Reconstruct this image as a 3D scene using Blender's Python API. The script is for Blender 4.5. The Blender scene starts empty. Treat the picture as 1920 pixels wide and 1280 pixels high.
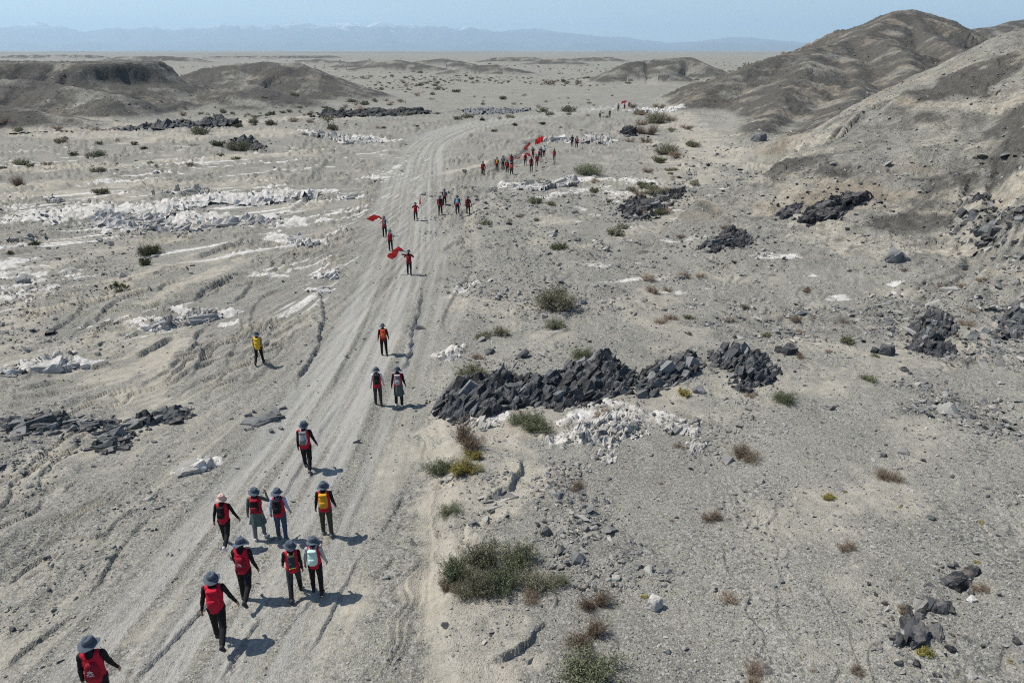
import bpy, bmesh, math, random
import numpy as np
from mathutils import Vector, Matrix

# ---------------------------------------------------------------- camera, world, sun, exposure
SC = bpy.context.scene
COL = SC.collection
F = 1350.0
P = math.atan((640 - 94) / F)
CP, SP = math.cos(P), math.sin(P)
EYE = 13.0
cd = bpy.data.cameras.new('camera')
cd.sensor_width = 36.0
cd.lens = F / 1920 * 36.0
cd.clip_start = 0.5
cd.clip_end = 150000
cam = bpy.data.objects.new('camera', cd)
COL.objects.link(cam)
cam.location = (0, 0, EYE)
cam.rotation_euler = (math.pi / 2 - P, 0, 0)
SC.camera = cam

SUN_TO = Vector((-1.15, 0.30, 1.72)).normalized()
SUN_EL = math.asin(SUN_TO.z)
SUN_AZ = math.atan2(SUN_TO.x, SUN_TO.y)
world = bpy.data.worlds.new('World')
SC.world = world
world.use_nodes = True
wn = world.node_tree
bg = wn.nodes['Background']
sky = wn.nodes.new('ShaderNodeTexSky')
sky.sky_type = 'NISHITA'
sky.sun_disc = False
sky.sun_elevation = SUN_EL
sky.sun_rotation = SUN_AZ
sky.altitude = 1400
sky.air_density = 1.0
sky.dust_density = 0.5
sky.ozone_density = 1.3
wn.links.new(sky.outputs[0], bg.inputs[0])
bg.inputs[1].default_value = 0.110

sd = bpy.data.lights.new('sun', 'SUN')
sd.energy = 5.0
sd.angle = math.radians(0.53)
sd.color = (1.0, 0.955, 0.88)
sun = bpy.data.objects.new('sun', sd)
COL.objects.link(sun)
sun.location = (-60, 15, 90)
sun.rotation_euler = SUN_TO.to_track_quat('Z', 'Y').to_euler()
SC.view_settings.view_transform = 'Standard'
SC.view_settings.look = 'None'
SC.view_settings.exposure = 0.13
SC.view_settings.gamma = 1.0
SC.view_settings.use_curve_mapping = False
SC.cycles.use_denoising = False      # keep the grit of the gravel
SC.cycles.filter_width = 1.1
SC.cycles.max_bounces = 5
SC.cycles.diffuse_bounces = 2
SC.cycles.volume_bounces = 1
SC.cycles.transparent_max_bounces = 8

# ---------------------------------------------------------------- small helpers
def tag(o, label=None, cat=None, group=None, kind=None):
    if label: o['label'] = label
    if cat: o['category'] = cat
    if group: o['group'] = group
    if kind: o['kind'] = kind
    return o

def mesh_np(name, verts, faces, smooth=False):
    """verts (n,3) floats, faces (m,3|4) ints -> mesh"""
    me = bpy.data.meshes.new(name)
    verts = np.ascontiguousarray(verts, dtype=np.float32)
    faces = np.ascontiguousarray(faces, dtype=np.int32)
    n, k = faces.shape
    me.vertices.add(len(verts)); me.vertices.foreach_set('co', verts.ravel())
    me.loops.add(n * k); me.loops.foreach_set('vertex_index', faces.ravel())
    me.polygons.add(n)
    me.polygons.foreach_set('loop_start', np.arange(0, n * k, k, dtype=np.int32))
    me.polygons.foreach_set('use_smooth', np.full(n, smooth, dtype=bool))
    me.update(calc_edges=True)
    return me

def link(name, me, mat=None, parent=None, loc=None):
    o = bpy.data.objects.new(name, me)
    COL.objects.link(o)
    if mat is not None:
        if len(me.materials) == 0: me.materials.append(mat)
    if parent is not None: o.parent = parent
    if loc is not None: o.location = loc
    return o

def empty(name, loc=(0, 0, 0), rz=0.0, size=0.3):
    o = bpy.data.objects.new(name, None)
    o.empty_display_size = size
    COL.objects.link(o)
    o.location = loc
    o.rotation_euler = (0, 0, rz)
    return o

# ---------------------------------------------------------------- numpy noise
def _h(ix, iy, s):
    n = (ix * 374761393 + iy * 668265263 + s * 1442695041) & 0xFFFFFFFF
    n = ((n ^ (n >> 13)) * 1274126177) & 0xFFFFFFFF
    n = ((n ^ (n >> 16)) * 2246822519) & 0xFFFFFFFF
    return (n ^ (n >> 15)) & 0xFFFFFFFF

def hash01(ix, iy, s):
    return _h(ix.astype(np.int64), iy.astype(np.int64), s) / 4294967295.0

def noise2(x, y, s=0):
    x0 = np.floor(x); y0 = np.floor(y)
    fx = x - x0; fy = y - y0
    ix = x0.astype(np.int64); iy = y0.astype(np.int64)
    def g(dx, dy):
        a = _h(ix + dx, iy + dy, s).astype(np.float64) * (2 * math.pi / 4294967295.0)
        return np.cos(a) * (fx - dx) + np.sin(a) * (fy - dy)
    u = fx * fx * fx * (fx * (fx * 6 - 15) + 10); v = fy * fy * fy * (fy * (fy * 6 - 15) + 10)
    a = g(0, 0); b = g(1, 0); c = g(0, 1); d = g(1, 1)
    return (a + (b - a) * u + (c - a) * v + (a - b - c + d) * u * v) * 1.5

def fbm(x, y, o=4, s=0, gain=0.5):
    r = 0; a = 1.0; t = 0
    for i in range(o):
        r = r + a * noise2(x, y, s + i * 17); t += a
        a *= gain; x = x * 2.03 + 5.1; y = y * 2.03 + 9.7
    return r / t

def ridged(x, y, o=3, s=0):
    r = 0; a = 1.0; t = 0
    for i in range(o):
        n = 1 - np.abs(noise2(x, y, s + i * 13)) * 2
        r = r + a * n; t += a; a *= 0.5; x = x * 2.1 + 3.3; y = y * 2.1 + 1.7
    return r / t

def worley(x, y, s=0):
    """F1, F2, id-hash of the nearest feature, offset to it"""
    x0 = np.floor(x).astype(np.int64); y0 = np.floor(y).astype(np.int64)
    f1 = np.full(x.shape, 9.0); f2 = np.full(x.shape, 9.0)
    idh = np.zeros(x.shape); ox = np.zeros(x.shape); oy = np.zeros(x.shape)
    for dx in (-1, 0, 1):
        for dy in (-1, 0, 1):
            cx = x0 + dx; cy = y0 + dy
            px = cx + hash01(cx, cy, s + 1); py = cy + hash01(cx, cy, s + 2)
            d = np.hypot(x - px, y - py)
            near = d < f1
            f2 = np.where(near, f1, np.minimum(f2, d))
            idh = np.where(near, hash01(cx, cy, s + 3), idh)
            ox = np.where(near, x - px, ox); oy = np.where(near, y - py, oy)
            f1 = np.where(near, d, f1)
    return f1, f2, idh, ox, oy

def sstep(a, b, x):
    t = np.clip((x - a) / (b - a), 0, 1)
    return t * t * (3 - 2 * t)

def smax(a, b, k):
    h = np.clip(0.5 + 0.5 * (a - b) / k, 0, 1)
    return b + (a - b) * h + k * h * (1 - h)

# ---------------------------------------------------------------- photograph pixels to places
def at_y(px, py, Y):
    u = (px - 960) / F; v = -(py - 640) / F
    t = Y / (CP + v * SP)
    return (u * t, Y, EYE + t * (-SP + v * CP))

def seg_dist(x, y, pts):
    """nearest distance to a polyline, interpolated extra columns, side sign, arc length; pts rows (x,y,...)"""
    pts = np.asarray(pts, dtype=float)
    best = np.full(x.shape, 1e9); ex = [np.zeros(x.shape) for _ in range(pts.shape[1] - 2)]
    sg = np.ones(x.shape); s = np.zeros(x.shape); L = 0.0
    for i in range(len(pts) - 1):
        ax, ay = pts[i, :2]; bx, by = pts[i + 1, :2]
        dx, dy = bx - ax, by - ay; ll = math.hypot(dx, dy) + 1e-9
        t = np.clip(((x - ax) * dx + (y - ay) * dy) / (ll * ll), 0, 1)
        qx = ax + t * dx; qy = ay + t * dy
        d = np.hypot(x - qx, y - qy)
        m = d < best
        best = np.where(m, d, best)
        sg = np.where(m, np.sign(dx * (y - ay) - dy * (x - ax)), sg)
        s = np.where(m, L + t * ll, s)
        for k in range(len(ex)):
            ex[k] = np.where(m, pts[i, 2 + k] + t * (pts[i + 1, 2 + k] - pts[i, 2 + k]), ex[k])
        L += ll
    return best, ex, sg, s, L

def flat(x, y):
    """broad fall of the river bed"""
    z = np.interp(y, [0, 12, 27, 60, 140, 400, 900], [1.2, 1.1, 0.0, -0.9, -1.5, -1.5, -1.5])
    z = z + 0.25 * noise2(x / 21, y / 25, 5) * sstep(10, 40, y) + 1.5 * noise2(x / 160, y / 170, 8) * sstep(200, 600, np.hypot(x, y))
    return z

def ground_px(px, py, hf=None):
    """world point where the ray of a photo pixel meets the broad ground"""
    px = np.atleast_1d(np.asarray(px, float)); py = np.atleast_1d(np.asarray(py, float))
    u = (px - 960) / F; v = -(py - 640) / F
    dy = CP + v * SP; dz = np.minimum(-SP + v * CP, -1e-5)
    hf = hf or flat
    Y = 13.0 / (-dz / dy)
    for _ in range(14):
        t = Y / dy
        Y = 0.4 * Y + 0.6 * (EYE - hf(u * t, Y)) / (-dz / dy)
    t = Y / dy
    return np.stack([u * t, Y], 1)

# ---------------------------------------------------------------- the hills
def W(*p):
    return [at_y(a, b, c) for a, b, c in p]

HILL_A = [
    (W((1265, 208, 185), (1340, 162, 200), (1400, 130, 212), (1450, 110, 225), (1530, 90, 240), (1600, 74, 265), (1650, 44, 290), (1685, 20, 305), (1715, 18, 310), (1760, 30, 312), (1830, 62, 318), (1930, 110, 325)), 3.0, 1.2),
    (W((1530, 90, 240), (1515, 121, 208), (1490, 150, 188), (1455, 196, 165), (1432, 226, 142), (1420, 250, 124)), 3.0, 1.25),
    (W((1600, 74, 265), (1668, 74, 244), (1700, 112, 215), (1712, 150, 190)), 2.3, 1.15),
    (W((1700, 19, 308), (1745, 62, 280), (1790, 90, 250), (1840, 110, 220)), 2.3, 1.15),
    (W((1570, 92, 255), (1600, 118, 222), (1612, 160, 192), (1596, 202, 152), (1530, 240, 124), (1470, 262, 114)), 2.8, 1.25),
]
HILL_B = [
    (W((1405, 296, 98), (1462, 261, 100), (1530, 240, 98), (1612, 202, 95), (1687, 161, 91), (1762, 124, 87), (1830, 97, 84), (1875, 76, 82), (1920, 57, 80), (2050, 6, 77), (2400, -30, 72)), 3.3, 1.45),
    (W((1960, 130, 70), (1900, 152, 72), (1830, 186, 73), (1740, 234, 72), (1650, 292, 70), (1560, 340, 68), (1500, 384, 63)), 2.2, 1.25),
    (W((2050, 150, 62), (1960, 210, 62), (1900, 262, 60), (1830, 335, 56), (1770, 405, 52), (1710, 462, 49)), 2.4, 1.3),
    (W((2200, 250, 50), (2050, 330, 48), (1960, 400, 46), (1900, 468, 45)), 2.6, 1.3),
]
FAR_R = [(W((1780, 66, 480), (1830, 53, 480), (1870, 49, 490), (1900, 40, 505), (1925, 36, 520), (2050, 20, 540)), 3.2, 1.1)]
MESA = [
    (W((-900, 118, 230), (-300, 118, 218), (0, 118, 212), (120, 118, 206), (196, 121, 206)), 0, 0),
    (W((-400, 170, 140), (-60, 192, 150), (60, 206, 150), (150, 222, 150)), 4.0, 1.2),
    (W((-200, 150, 175), (60, 150, 180), (210, 178, 172)), 2.4, 1.2),
]
HILL_C = [
    (W((380, 128, 250), (440, 120, 250), (500, 117, 250), (560, 118, 248), (590, 132, 244)), 3.1, 1.2),
    (W((250, 150, 230), (310, 142, 232), (350, 152, 225)), 3.6, 1.2),
    (W((440, 150, 205), (470, 160, 200)), 3.6, 1.2),
]
HILL_D = [
    (W((1140, 140, 350), (1180, 117, 365), (1212, 113, 375), (1245, 128, 360)), 3.0, 1.2),
    (W((1225, 112, 405), (1290, 107, 410), (1322, 118, 400), (1345, 142, 385)), 3.0, 1.2),
]
FAR_LOW = [(W(*p), 5.5, 1.4) for p in (
    ((560, 113, 800), (600, 110, 800), (640, 114, 800)), ((655, 116, 680), (690, 113, 680)),
    ((715, 115, 620), (745, 111, 620), (770, 115, 620)), ((790, 114, 700), (830, 110, 700), (860, 114, 690)),
    ((880, 124, 470), (930, 121, 470)), ((1010, 112, 780), (1060, 110, 780)), ((930, 108, 900), (1000, 107, 900)),
    ((210, 107, 900), (300, 105, 900), (360, 108, 900)), ((1080, 108, 1000), (1140, 106, 1000)), ((400, 104, 1400), (620, 103, 1400)),
    ((20, 103, 1500), (180, 103, 1400)))]

def ridge_h(x, y, lst, gully=1.0, sp=0.0):
    base = np.full(x.shape, -50.0)
    for i, (pts, k, p) in enumerate(lst):
        a = np.asarray(pts)
        if a[:, 1].mean() < 75: pass
        pad = 80 if a[:, 1].mean() < 350 else 60
        m = (x > a[:, 0].min() - pad) & (x < a[:, 0].max() + pad) & (y > a[:, 1].min() - pad) & (y < a[:, 1].max() + pad)
        if not m.any(): continue
        X = x[m]; Y = y[m]
        wob = 1.6 * noise2(X / 9, Y / 9, 40 + i)
        d, (h,), sg, s, L = seg_dist(X + wob, Y + 1.6 * noise2(X / 9, Y / 9, 60 + i), pts)
        g = flat(X, Y)
        H = np.maximum(h - g, .02)
        w = np.maximum(H * k, 3.0)
        q = np.clip(d / w, 0, 1.6)
        r0 = 1.2 / w
        qq = np.sqrt(q * q + r0 * r0) - r0
        z = g + np.where(qq < 1, H * np.abs(1 - qq) ** p, -3.0 * (qq - 1) - .3 * (qq >= 1.55))
        gl = ridged(s / 5.5 + sg * 20, d / 34 + 0.4 * noise2(X / 12, Y / 12, 3), 3, 70 + i) - 0.45
        gl = gl + .45 * (ridged(s / 2.3 + sg * 9, d / 15 + .3 * noise2(X / 5, Y / 5, 4), 3, 73) - .45)
        z = z - gully * H * 0.085 * gl * sstep(0.02, 0.45, q) * sstep(1.15, 0.7, q)
        base[m] = np.where(base[m] < -40, z, smax(z, base[m], 1.0 if H.max() > 6 else 0.5))
    return base

def mesa_h(x, y):
    base = np.full(x.shape, -50.0)
    pts = MESA[0][0]
    m = (x < 20) & (y > 110) & (y < 300)
    if not m.any(): return base
    X = x[m]; Y = y[m]
    wob = 3.2 * fbm(X / 14, Y / 14, 3, 80)
    d, (h,), sg, s, L = seg_dist(X, Y, pts)
    g = flat(X, Y)
    H = 10.1 - g
    d = np.maximum(d + wob * 1.5 - 14.0, 0)
    gl = ridged(s / 7.0, d / 40, 4, 90)
    d2 = d + (gl - .3) * 5.0 * sstep(0, 6, d)
    cliff = np.clip(1 - d2 / 7.5, 0, 1) ** 1.3
    talus = np.clip(1 - d2 / 34.0, -0.3, 1)
    z = g + H * (0.26 * cliff + 0.74 * np.maximum(talus, 0) ** 1.25) + 5 * np.minimum(talus, 0)
    st = 0.22 * np.sin(z * 5.5) * cliff
    base[m] = z + st
    o = ridge_h(x, y, MESA[1:], 0.8)
    return np.where(o > -40, smax(o, base, 0.8), base)
# ---------------------------------------------------------------- the river bed: banks, little scarps, wheel tracks
def smooth_poly(pp, n=6):
    """Catmull-Rom through (k,2) points"""
    p = np.asarray(pp, float); q = np.vstack([2 * p[0] - p[1], p, 2 * p[-1] - p[-2]]); out = []
    for i in range(1, len(q) - 2):
        for t in np.linspace(0, 1, n, endpoint=False):
            a, b, c, d = q[i - 1], q[i], q[i + 1], q[i + 2]
            out.append(0.5 * (2 * b + (c - a) * t + (2 * a - 5 * b + 4 * c - d) * t * t + (3 * b - a - 3 * c + d) * t ** 3))
    out.append(p[-1])
    return np.array(out)

TRACK = smooth_poly(ground_px([250, 360, 455, 535, 600, 655, 700, 735, 758, 770, 778, 790, 815, 870, 960, 1060, 1180],
                              [1420, 1230, 1080, 945, 840, 740, 650, 560, 480, 400, 340, 290, 262, 240, 224, 212, 196]), 5)

# (pixel polyline, step height in m, raised-side sign of the line as drawn, width of the raised lip)
SCARPS = [
    ([(637, 523), (603, 540), (603, 567), (607, 600), (600, 622), (597, 645), (575, 690), (556, 718), (560, 738), (572, 750)], .22, 1, 1.2),
    ([(578, 583), (580, 597), (592, 617), (597, 632)], .12, -1, .8),
    ([(793, 530), (788, 577), (773, 620), (768, 665), (755, 690), (742, 720)], .20, 1, .9),
    ([(597, 366), (560, 386), (536, 402)], .34, 1, 1.6),
    ([(340, 492), (393, 477), (447, 460), (505, 450)], .34, 1, 1.8),
    ([(368, 572), (370, 558), (393, 543), (417, 532), (462, 511)], .30, 1, 1.5),
    ([(430, 576), (450, 560), (470, 540), (478, 528)], .22, 1, 1.2),
    ([(517, 508), (530, 511), (556, 513)], .22, 1, 1.2),
    ([(353, 718), (367, 700), (380, 673), (373, 653), (365, 638), (380, 622), (405, 603)], .22, 1, 1.3),
    ([(247, 673), (277, 660), (305, 647), (335, 635)], .28, 1, 1.5),
    ([(318, 716), (322, 680), (328, 652), (345, 640)], .24, -1, 1.2),
    ([(585, 345), (589, 332), (603, 315), (613, 306), (616, 298)], .4, 1, 2),
    ([(586, 344), (627, 335), (660, 318)], .28, 1, 2),
    ([(818, 333), (850, 330), (890, 322), (930, 313), (958, 303), (978, 293), (988, 284), (984, 274), (1000, 266), (1030, 258), (1055, 250)], .75, 1, 3.2),
    ([(835, 340), (880, 333), (905, 330), (932, 320), (962, 308), (985, 300), (1000, 292)], .55, 1, 1.8),
    ([(850, 378), (888, 368), (920, 360), (962, 341)], .38, 1, 2.2),
    ([(822, 478), (850, 460), (883, 446)], .2, 1, 1.5),
    ([(700, 1012), (722, 990), (745, 952), (760, 925)], .07, 1, .8),
    ([(560, 1250), (600, 1190), (640, 1110), (665, 1060), (690, 1025)], .09, 1, .7),
    ([(240, 1290), (300, 1225), (345, 1180), (395, 1125), (432, 1082)], .10, 1, .8),
    ([(408, 1285), (440, 1235), (470, 1190), (500, 1150)], .08, 1, .6),
    ([(520, 1205), (545, 1175), (575, 1140), (610, 1100)], .06, 1, .6),
    ([(470, 1010), (520, 945), (560, 880), (600, 812), (640, 750)], .06, 1, .6),
    ([(992, 868), (978, 890), (970, 915), (955, 938), (930, 952), (905, 958), (886, 950)], .26, 1, .8),
    ([(1030, 1122), (1040, 1142), (1033, 1160)], .13, 1, .5),
    ([(1027, 1178), (1005, 1200), (985, 1228), (960, 1247), (925, 1256), (900, 1250)], .2, 1, .7),
    ([(1094, 242), (1103, 236), (1118, 227)], .6, 1, 3),
    ([(1121, 251), (1133, 246), (1150, 239), (1158, 236)], .5, 1, 3),
    ([(1080, 258), (1095, 253), (1110, 247)], .45, 1, 3),
    ([(1010, 310), (1030, 302), (1060, 296)], .3, 1, 2),
    ([(0, 748), (45, 738), (90, 722), (130, 712)], .18, 1, .8),
    ([(0, 760), (50, 748), (110, 735)], .14, 1, .8),
    ([(150, 1132), (190, 1085), (225, 1030), (262, 990), (290, 965)], .10, 1, 1.0),
    ([(0, 1262), (50, 1215), (100, 1180), (150, 1140)], .09, 1, 1.0),
    ([(270, 700), (300, 690), (318, 688)], .12, -1, .8),
    ([(0, 262), (200, 250), (420, 243)], .3, 1, 4),
    ([(150, 392), (230, 385), (330, 372), (400, 366)], .3, 1, 2),
    ([(0, 335), (150, 322), (330, 316), (430, 308)], .3, 1, 3),
    ([(0, 360), (120, 352), (280, 346)], .3, 1, 3),
    ([(230, 395), (300, 385), (350, 378)], .35, 1, 2),
    ([(20, 480), (60, 470), (90, 460)], .2, 1, 2),
    ([(826, 650), (812, 690), (806, 740), (812, 790), (808, 840)], .10, -1, .8),
    ([(838, 640), (832, 600), (850, 560), (872, 530), (890, 500)], .16, 1, 1.0),
    ([(812, 900), (806, 960), (812, 1030), (806, 1110), (812, 1200)], .09, -1, .6),
    ([(600, 455), (620, 480), (650, 505), (690, 520)], .14, 1, 1.2),
    ([(480, 640), (470, 600), (490, 560), (540, 545), (590, 560)], .12, 1, 1.2),
    ([(120, 640), (180, 600), (240, 560), (330, 540)], .2, 1, 1.6),
    ([(420, 700), (440, 650), (430, 620)], .12, 1, 1.0),
    ([(700, 560), (680, 620), (640, 690), (610, 760)], .06, 1, .6),
    ([(60, 640), (140, 600), (160, 560)], .18, 1, 1.4),
    ([(170, 655), (185, 625), (205, 600)], .12, 1, 1.2),
]
def _low(pts, sgn):
    t = pts[-1] - pts[0]
    return sgn * (1 if (-t[1] * 1.0 + t[0] * -.6) > 0 else -1)
SCARPS_W = []
for pl, h, sgn, w in SCARPS:
    _p = smooth_poly(ground_px([p[0] for p in pl], [p[1] for p in pl]), 4)
    SCARPS_W.append((_p, h, _low(_p, sgn), w))

BANK = smooth_poly(ground_px([860, 812, 806, 815, 822, 832, 812, 822, 835, 870, 893, 885, 900, 960, 1040, 1120, 1190, 1260],
                             [1420, 1270, 1180, 1100, 1000, 900, 820, 740, 640, 560, 480, 420, 380, 345, 318, 285, 245, 215]), 4)

WHITE = [  # white rock in bands: pixel polyline, half width (m), height (m), strength
    ([(200, 430), (330, 385), (400, 372), (470, 376), (540, 366), (600, 362)], 1.6, .42, 1.0),
    ([(100, 412), (180, 402), (260, 400), (330, 420), (430, 412), (540, 418)], 2.6, .40, .95),
    ([(20, 420), (100, 400), (170, 392)], 2.8, .35, .75),
    ([(505, 440), (545, 456), (600, 458)], 1.0, .3, .8),
    ([(600, 520), (635, 518)], .5, .22, 1), ([(585, 548), (615, 543)], .4, .2, 1), ([(645, 372), (675, 373)], .6, .3, 1),
    ([(480, 520), (530, 520)], .5, .18, .7),
    ([(270, 610), (320, 610), (370, 592), (410, 588)], 1.0, .35, .75), ([(335, 582), (400, 596)], .5, .28, .7),
    ([(418, 612), (440, 610)], .3, .2, .9),
    ([(60, 692), (110, 683), (150, 685), (182, 683)], .55, .3, 1.1), ([(0, 700), (50, 697)], .5, .25, .7),
    ([(1015, 266), (1080, 266), (1150, 268)], .9, .35, 1.2), ([(1175, 209), (1250, 208), (1275, 212)], 1.4, .4, 1.2),
    ([(1015, 205), (1160, 205)], .7, .2, .7),
    ([(640, 267), (680, 262), (740, 266)], 1.6, .4, 1.0), ([(560, 248), (620, 255), (660, 262)], 1.4, .4, .8),
    ([(945, 352), (1010, 350), (1080, 342), (1150, 345), (1230, 352)], 1.6, .3, .8),
    ([(1020, 375), (1100, 362), (1190, 372)], 1.2, .2, .6),
    ([(830, 668), (862, 662)], .4, .3, 1.1), ([(860, 548), (885, 540)], .5, .15, .7), ([(0, 500), (60, 520), (30, 555)], 2.4, .15, .55),
    ([(1060, 840), (1100, 800), (1170, 780), (1230, 800)], .7, .3, .8), ([(1260, 810), (1320, 800)], .4, .2, .7),
    ([(340, 885), (372, 868), (395, 868)], .35, .18, 1.1),
    ([(880, 800), (910, 805), (940, 795)], .35, .12, .8),
]
WHITE_W = [(ground_px([p[0] for p in pl], [p[1] for p in pl]), w, h, k) for pl, w, h, k in WHITE]

SANDY = [  # pale or pinkish sand: pixel polyline, half width (m), strength
    ([(860, 820), (930, 850), (950, 900), (900, 950), (870, 1000), (860, 1060)], 1.4, 1.0),
    ([(870, 1100), (900, 1180), (930, 1260), (900, 1400)], 1.0, .9),
    ([(830, 820), (820, 900), (825, 1000), (830, 1100), (840, 1300)], .5, .7),
    ([(1180, 770), (1300, 780), (1420, 730), (1600, 720), (1800, 650)], 1.6, .55),
    ([(240, 700), (300, 680), (320, 650)], .9, 1.0), ([(300, 760), (230, 730), (160, 700)], 1.0, .5),
    ([(180, 640), (240, 600), (270, 640), (250, 700)], 1.0, .35),
    ([(0, 250), (120, 252), (280, 258), (480, 250)], 8, .8), ([(80, 225), (200, 240), (380, 235), (600, 220)], 9, .8),
    ([(0, 322), (200, 312), (400, 300), (560, 290)], 3.0, .8), ([(0, 350), (200, 345), (350, 350)], 2.5, .8),
    ([(0, 372), (150, 360), (240, 375), (370, 350)], 2.0, .8), ([(400, 352), (440, 340), (480, 345)], 2.5, .6),
    ([(100, 500), (200, 470), (260, 460), (330, 450)], 1.2, .7), ([(180, 560), (300, 500), (420, 480)], 1.2, .7),
    ([(280, 570), (350, 535), (450, 490)], .8, .8), ([(0, 560), (60, 590), (0, 640)], 1.5, .5),
    ([(0, 920), (60, 880), (100, 850), (170, 840), (220, 800)], 1.0, .7), ([(0, 1000), (100, 900), (200, 860)], .7, .3),
    ([(500, 395), (540, 398), (575, 385)], 1.5, .5),
    ([(830, 325), (880, 318), (920, 310)], .9, 1.0),
    ([(1260, 215), (1300, 250), (1340, 290), (1300, 330), (1220, 380)], 5, .8),
    ([(1280, 240), (1400, 300), (1500, 340), (1450, 400), (1380, 430)], 4, .5),
    ([(1170, 240), (1230, 290), (1250, 340)], 2.5, .5),
    ([(870, 560), (920, 590), (960, 620)], 1.2, .6), ([(900, 690), (1000, 660), (1060, 640)], 1.0, .5),
    ([(1500, 470), (1600, 500), (1750, 500), (1900, 500)], 2.0, .8), ([(1500, 650), (1600, 680), (1700, 680), (1900, 640)], .9, .8),
    ([(1600, 1110), (1640, 1180), (1660, 1230)], .6, .45), ([(960, 400), (1050, 440), (1100, 420)], 2, .4),
    ([(650, 700), (560, 640), (620, 560)], 1.0, .3), ([(600, 1180), (650, 1160), (690, 1120)], .7, .45), ([(180, 1230), (240, 1190), (280, 1150)], .5, .6),
    ([(820, 1180), (835, 1250), (840, 1400)], .4, .4),
]
SANDY_W = [(ground_px([p[0] for p in pl], [p[1] for p in pl]), w, k) for pl, w, k in SANDY]

RUBBLE = [  # broken rock ground: pixel polyline, half width (m), roughness, darkness
    ([(1000, 380), (1150, 390), (1250, 370), (1330, 340)], 9, 1.0, .35),
    ([(900, 420), (1000, 450), (1100, 470)], 5, .8, .25),
    ([(880, 540), (950, 545), (1000, 580), (1150, 580)], 3.0, .8, .3),
    ([(1000, 500), (1200, 520), (1400, 500)], 5.0, .45, .3),
    ([(1250, 470), (1370, 450), (1400, 440)], 1.5, 1.0, .6),
    ([(1500, 420), (1650, 430), (1800, 440), (1950, 450)], 5.0, .9, .6),
    ([(1450, 600), (1600, 620), (1700, 600), (1850, 560)], 2.6, .9, .6),
    ([(1760, 760), (1850, 790), (1950, 830)], 1.9, 1.0, .55), ([(1780, 680), (1850, 670), (1950, 690)], 1.8, 1.0, .55),
    ([(1850, 590), (1950, 600)], 2.6, 1.0, .75),
    ([(1040, 980), (1080, 1010), (1060, 900)], .9, .8, .3), ([(1060, 1080), (1130, 1110), (1180, 1080)], .8, .7, .2),
    ([(900, 690), (970, 690), (1030, 670)], 1.0, .8, .3), ([(880, 900), (930, 925), (950, 915)], .35, .6, .2),
    ([(870, 1010), (900, 1000), (930, 990)], .5, .7, .2), ([(1350, 620), (1450, 640), (1520, 640)], 1.4, .8, .5),
    ([(0, 400), (120, 430), (240, 470)], 5, .5, .1), ([(100, 540), (0, 600)], 4, .6, .25), ([(0, 600), (80, 640), (130, 660)], 2.2, .5, .3),
    ([(0, 800), (70, 860), (0, 960)], 1.3, .35, .25), ([(80, 1050), (180, 1010), (260, 930)], .8, .35, .2),
    ([(0, 1180), (120, 1100), (200, 1050)], .8, .35, .2),
    ([(400, 340), (300, 340), (200, 300)], 4, .4, .25), ([(480, 265), (420, 270)], 4, .8, .5), ([(590, 240), (640, 215), (850, 212), (980, 208)], 5, .9, .5),
    ([(140, 245), (290, 238), (440, 228)], 3.0, 1.0, .8), ([(1150, 250), (1190, 260), (1290, 300)], 3, .6, .3),
    ([(1290, 300), (1400, 290), (1430, 240)], 4, .7, .35), ([(1460, 700), (1300, 860)], .8, .3, .1),
    ([(1140, 980), (1150, 1040), (1120, 1020)], .8, .5, .4),
]
RUBBLE_W = [(ground_px([p[0] for p in pl], [p[1] for p in pl]), w, r, k) for pl, w, r, k in RUBBLE]

def box_mask(x, y, a, pad):
    return (x > a[:, 0].min() - pad) & (x < a[:, 0].max() + pad) & (y > a[:, 1].min() - pad) & (y < a[:, 1].max() + pad)

def band(x, y, pts, w, wob=0.5, seed=0):
    """soft 0..1 band round a polyline with a ragged outline"""
    pts = np.asarray(pts)
    out = np.zeros(x.shape)
    m = box_mask(x, y, pts, w * 2.2)
    if m.any():
        X = x[m]; Y = y[m]
        d = seg_dist(X, Y, pts)[0]
        d = d + w * wob * 1.6 * fbm(X / w / 1.1, Y / w / 1.1, 3, 300 + seed)
        out[m] = sstep(1.25, 0.55, d / w)
    return out

def track_uv(x, y):
    d, _, sg, s, L = seg_dist(x, y, TRACK)
    return -sg * d, s          # u > 0 to the right of the way up

def lod(lam, sp):
    return np.clip((lam / np.maximum(sp, 1e-4) - 1.6) / 1.6, 0, 1)

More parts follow.
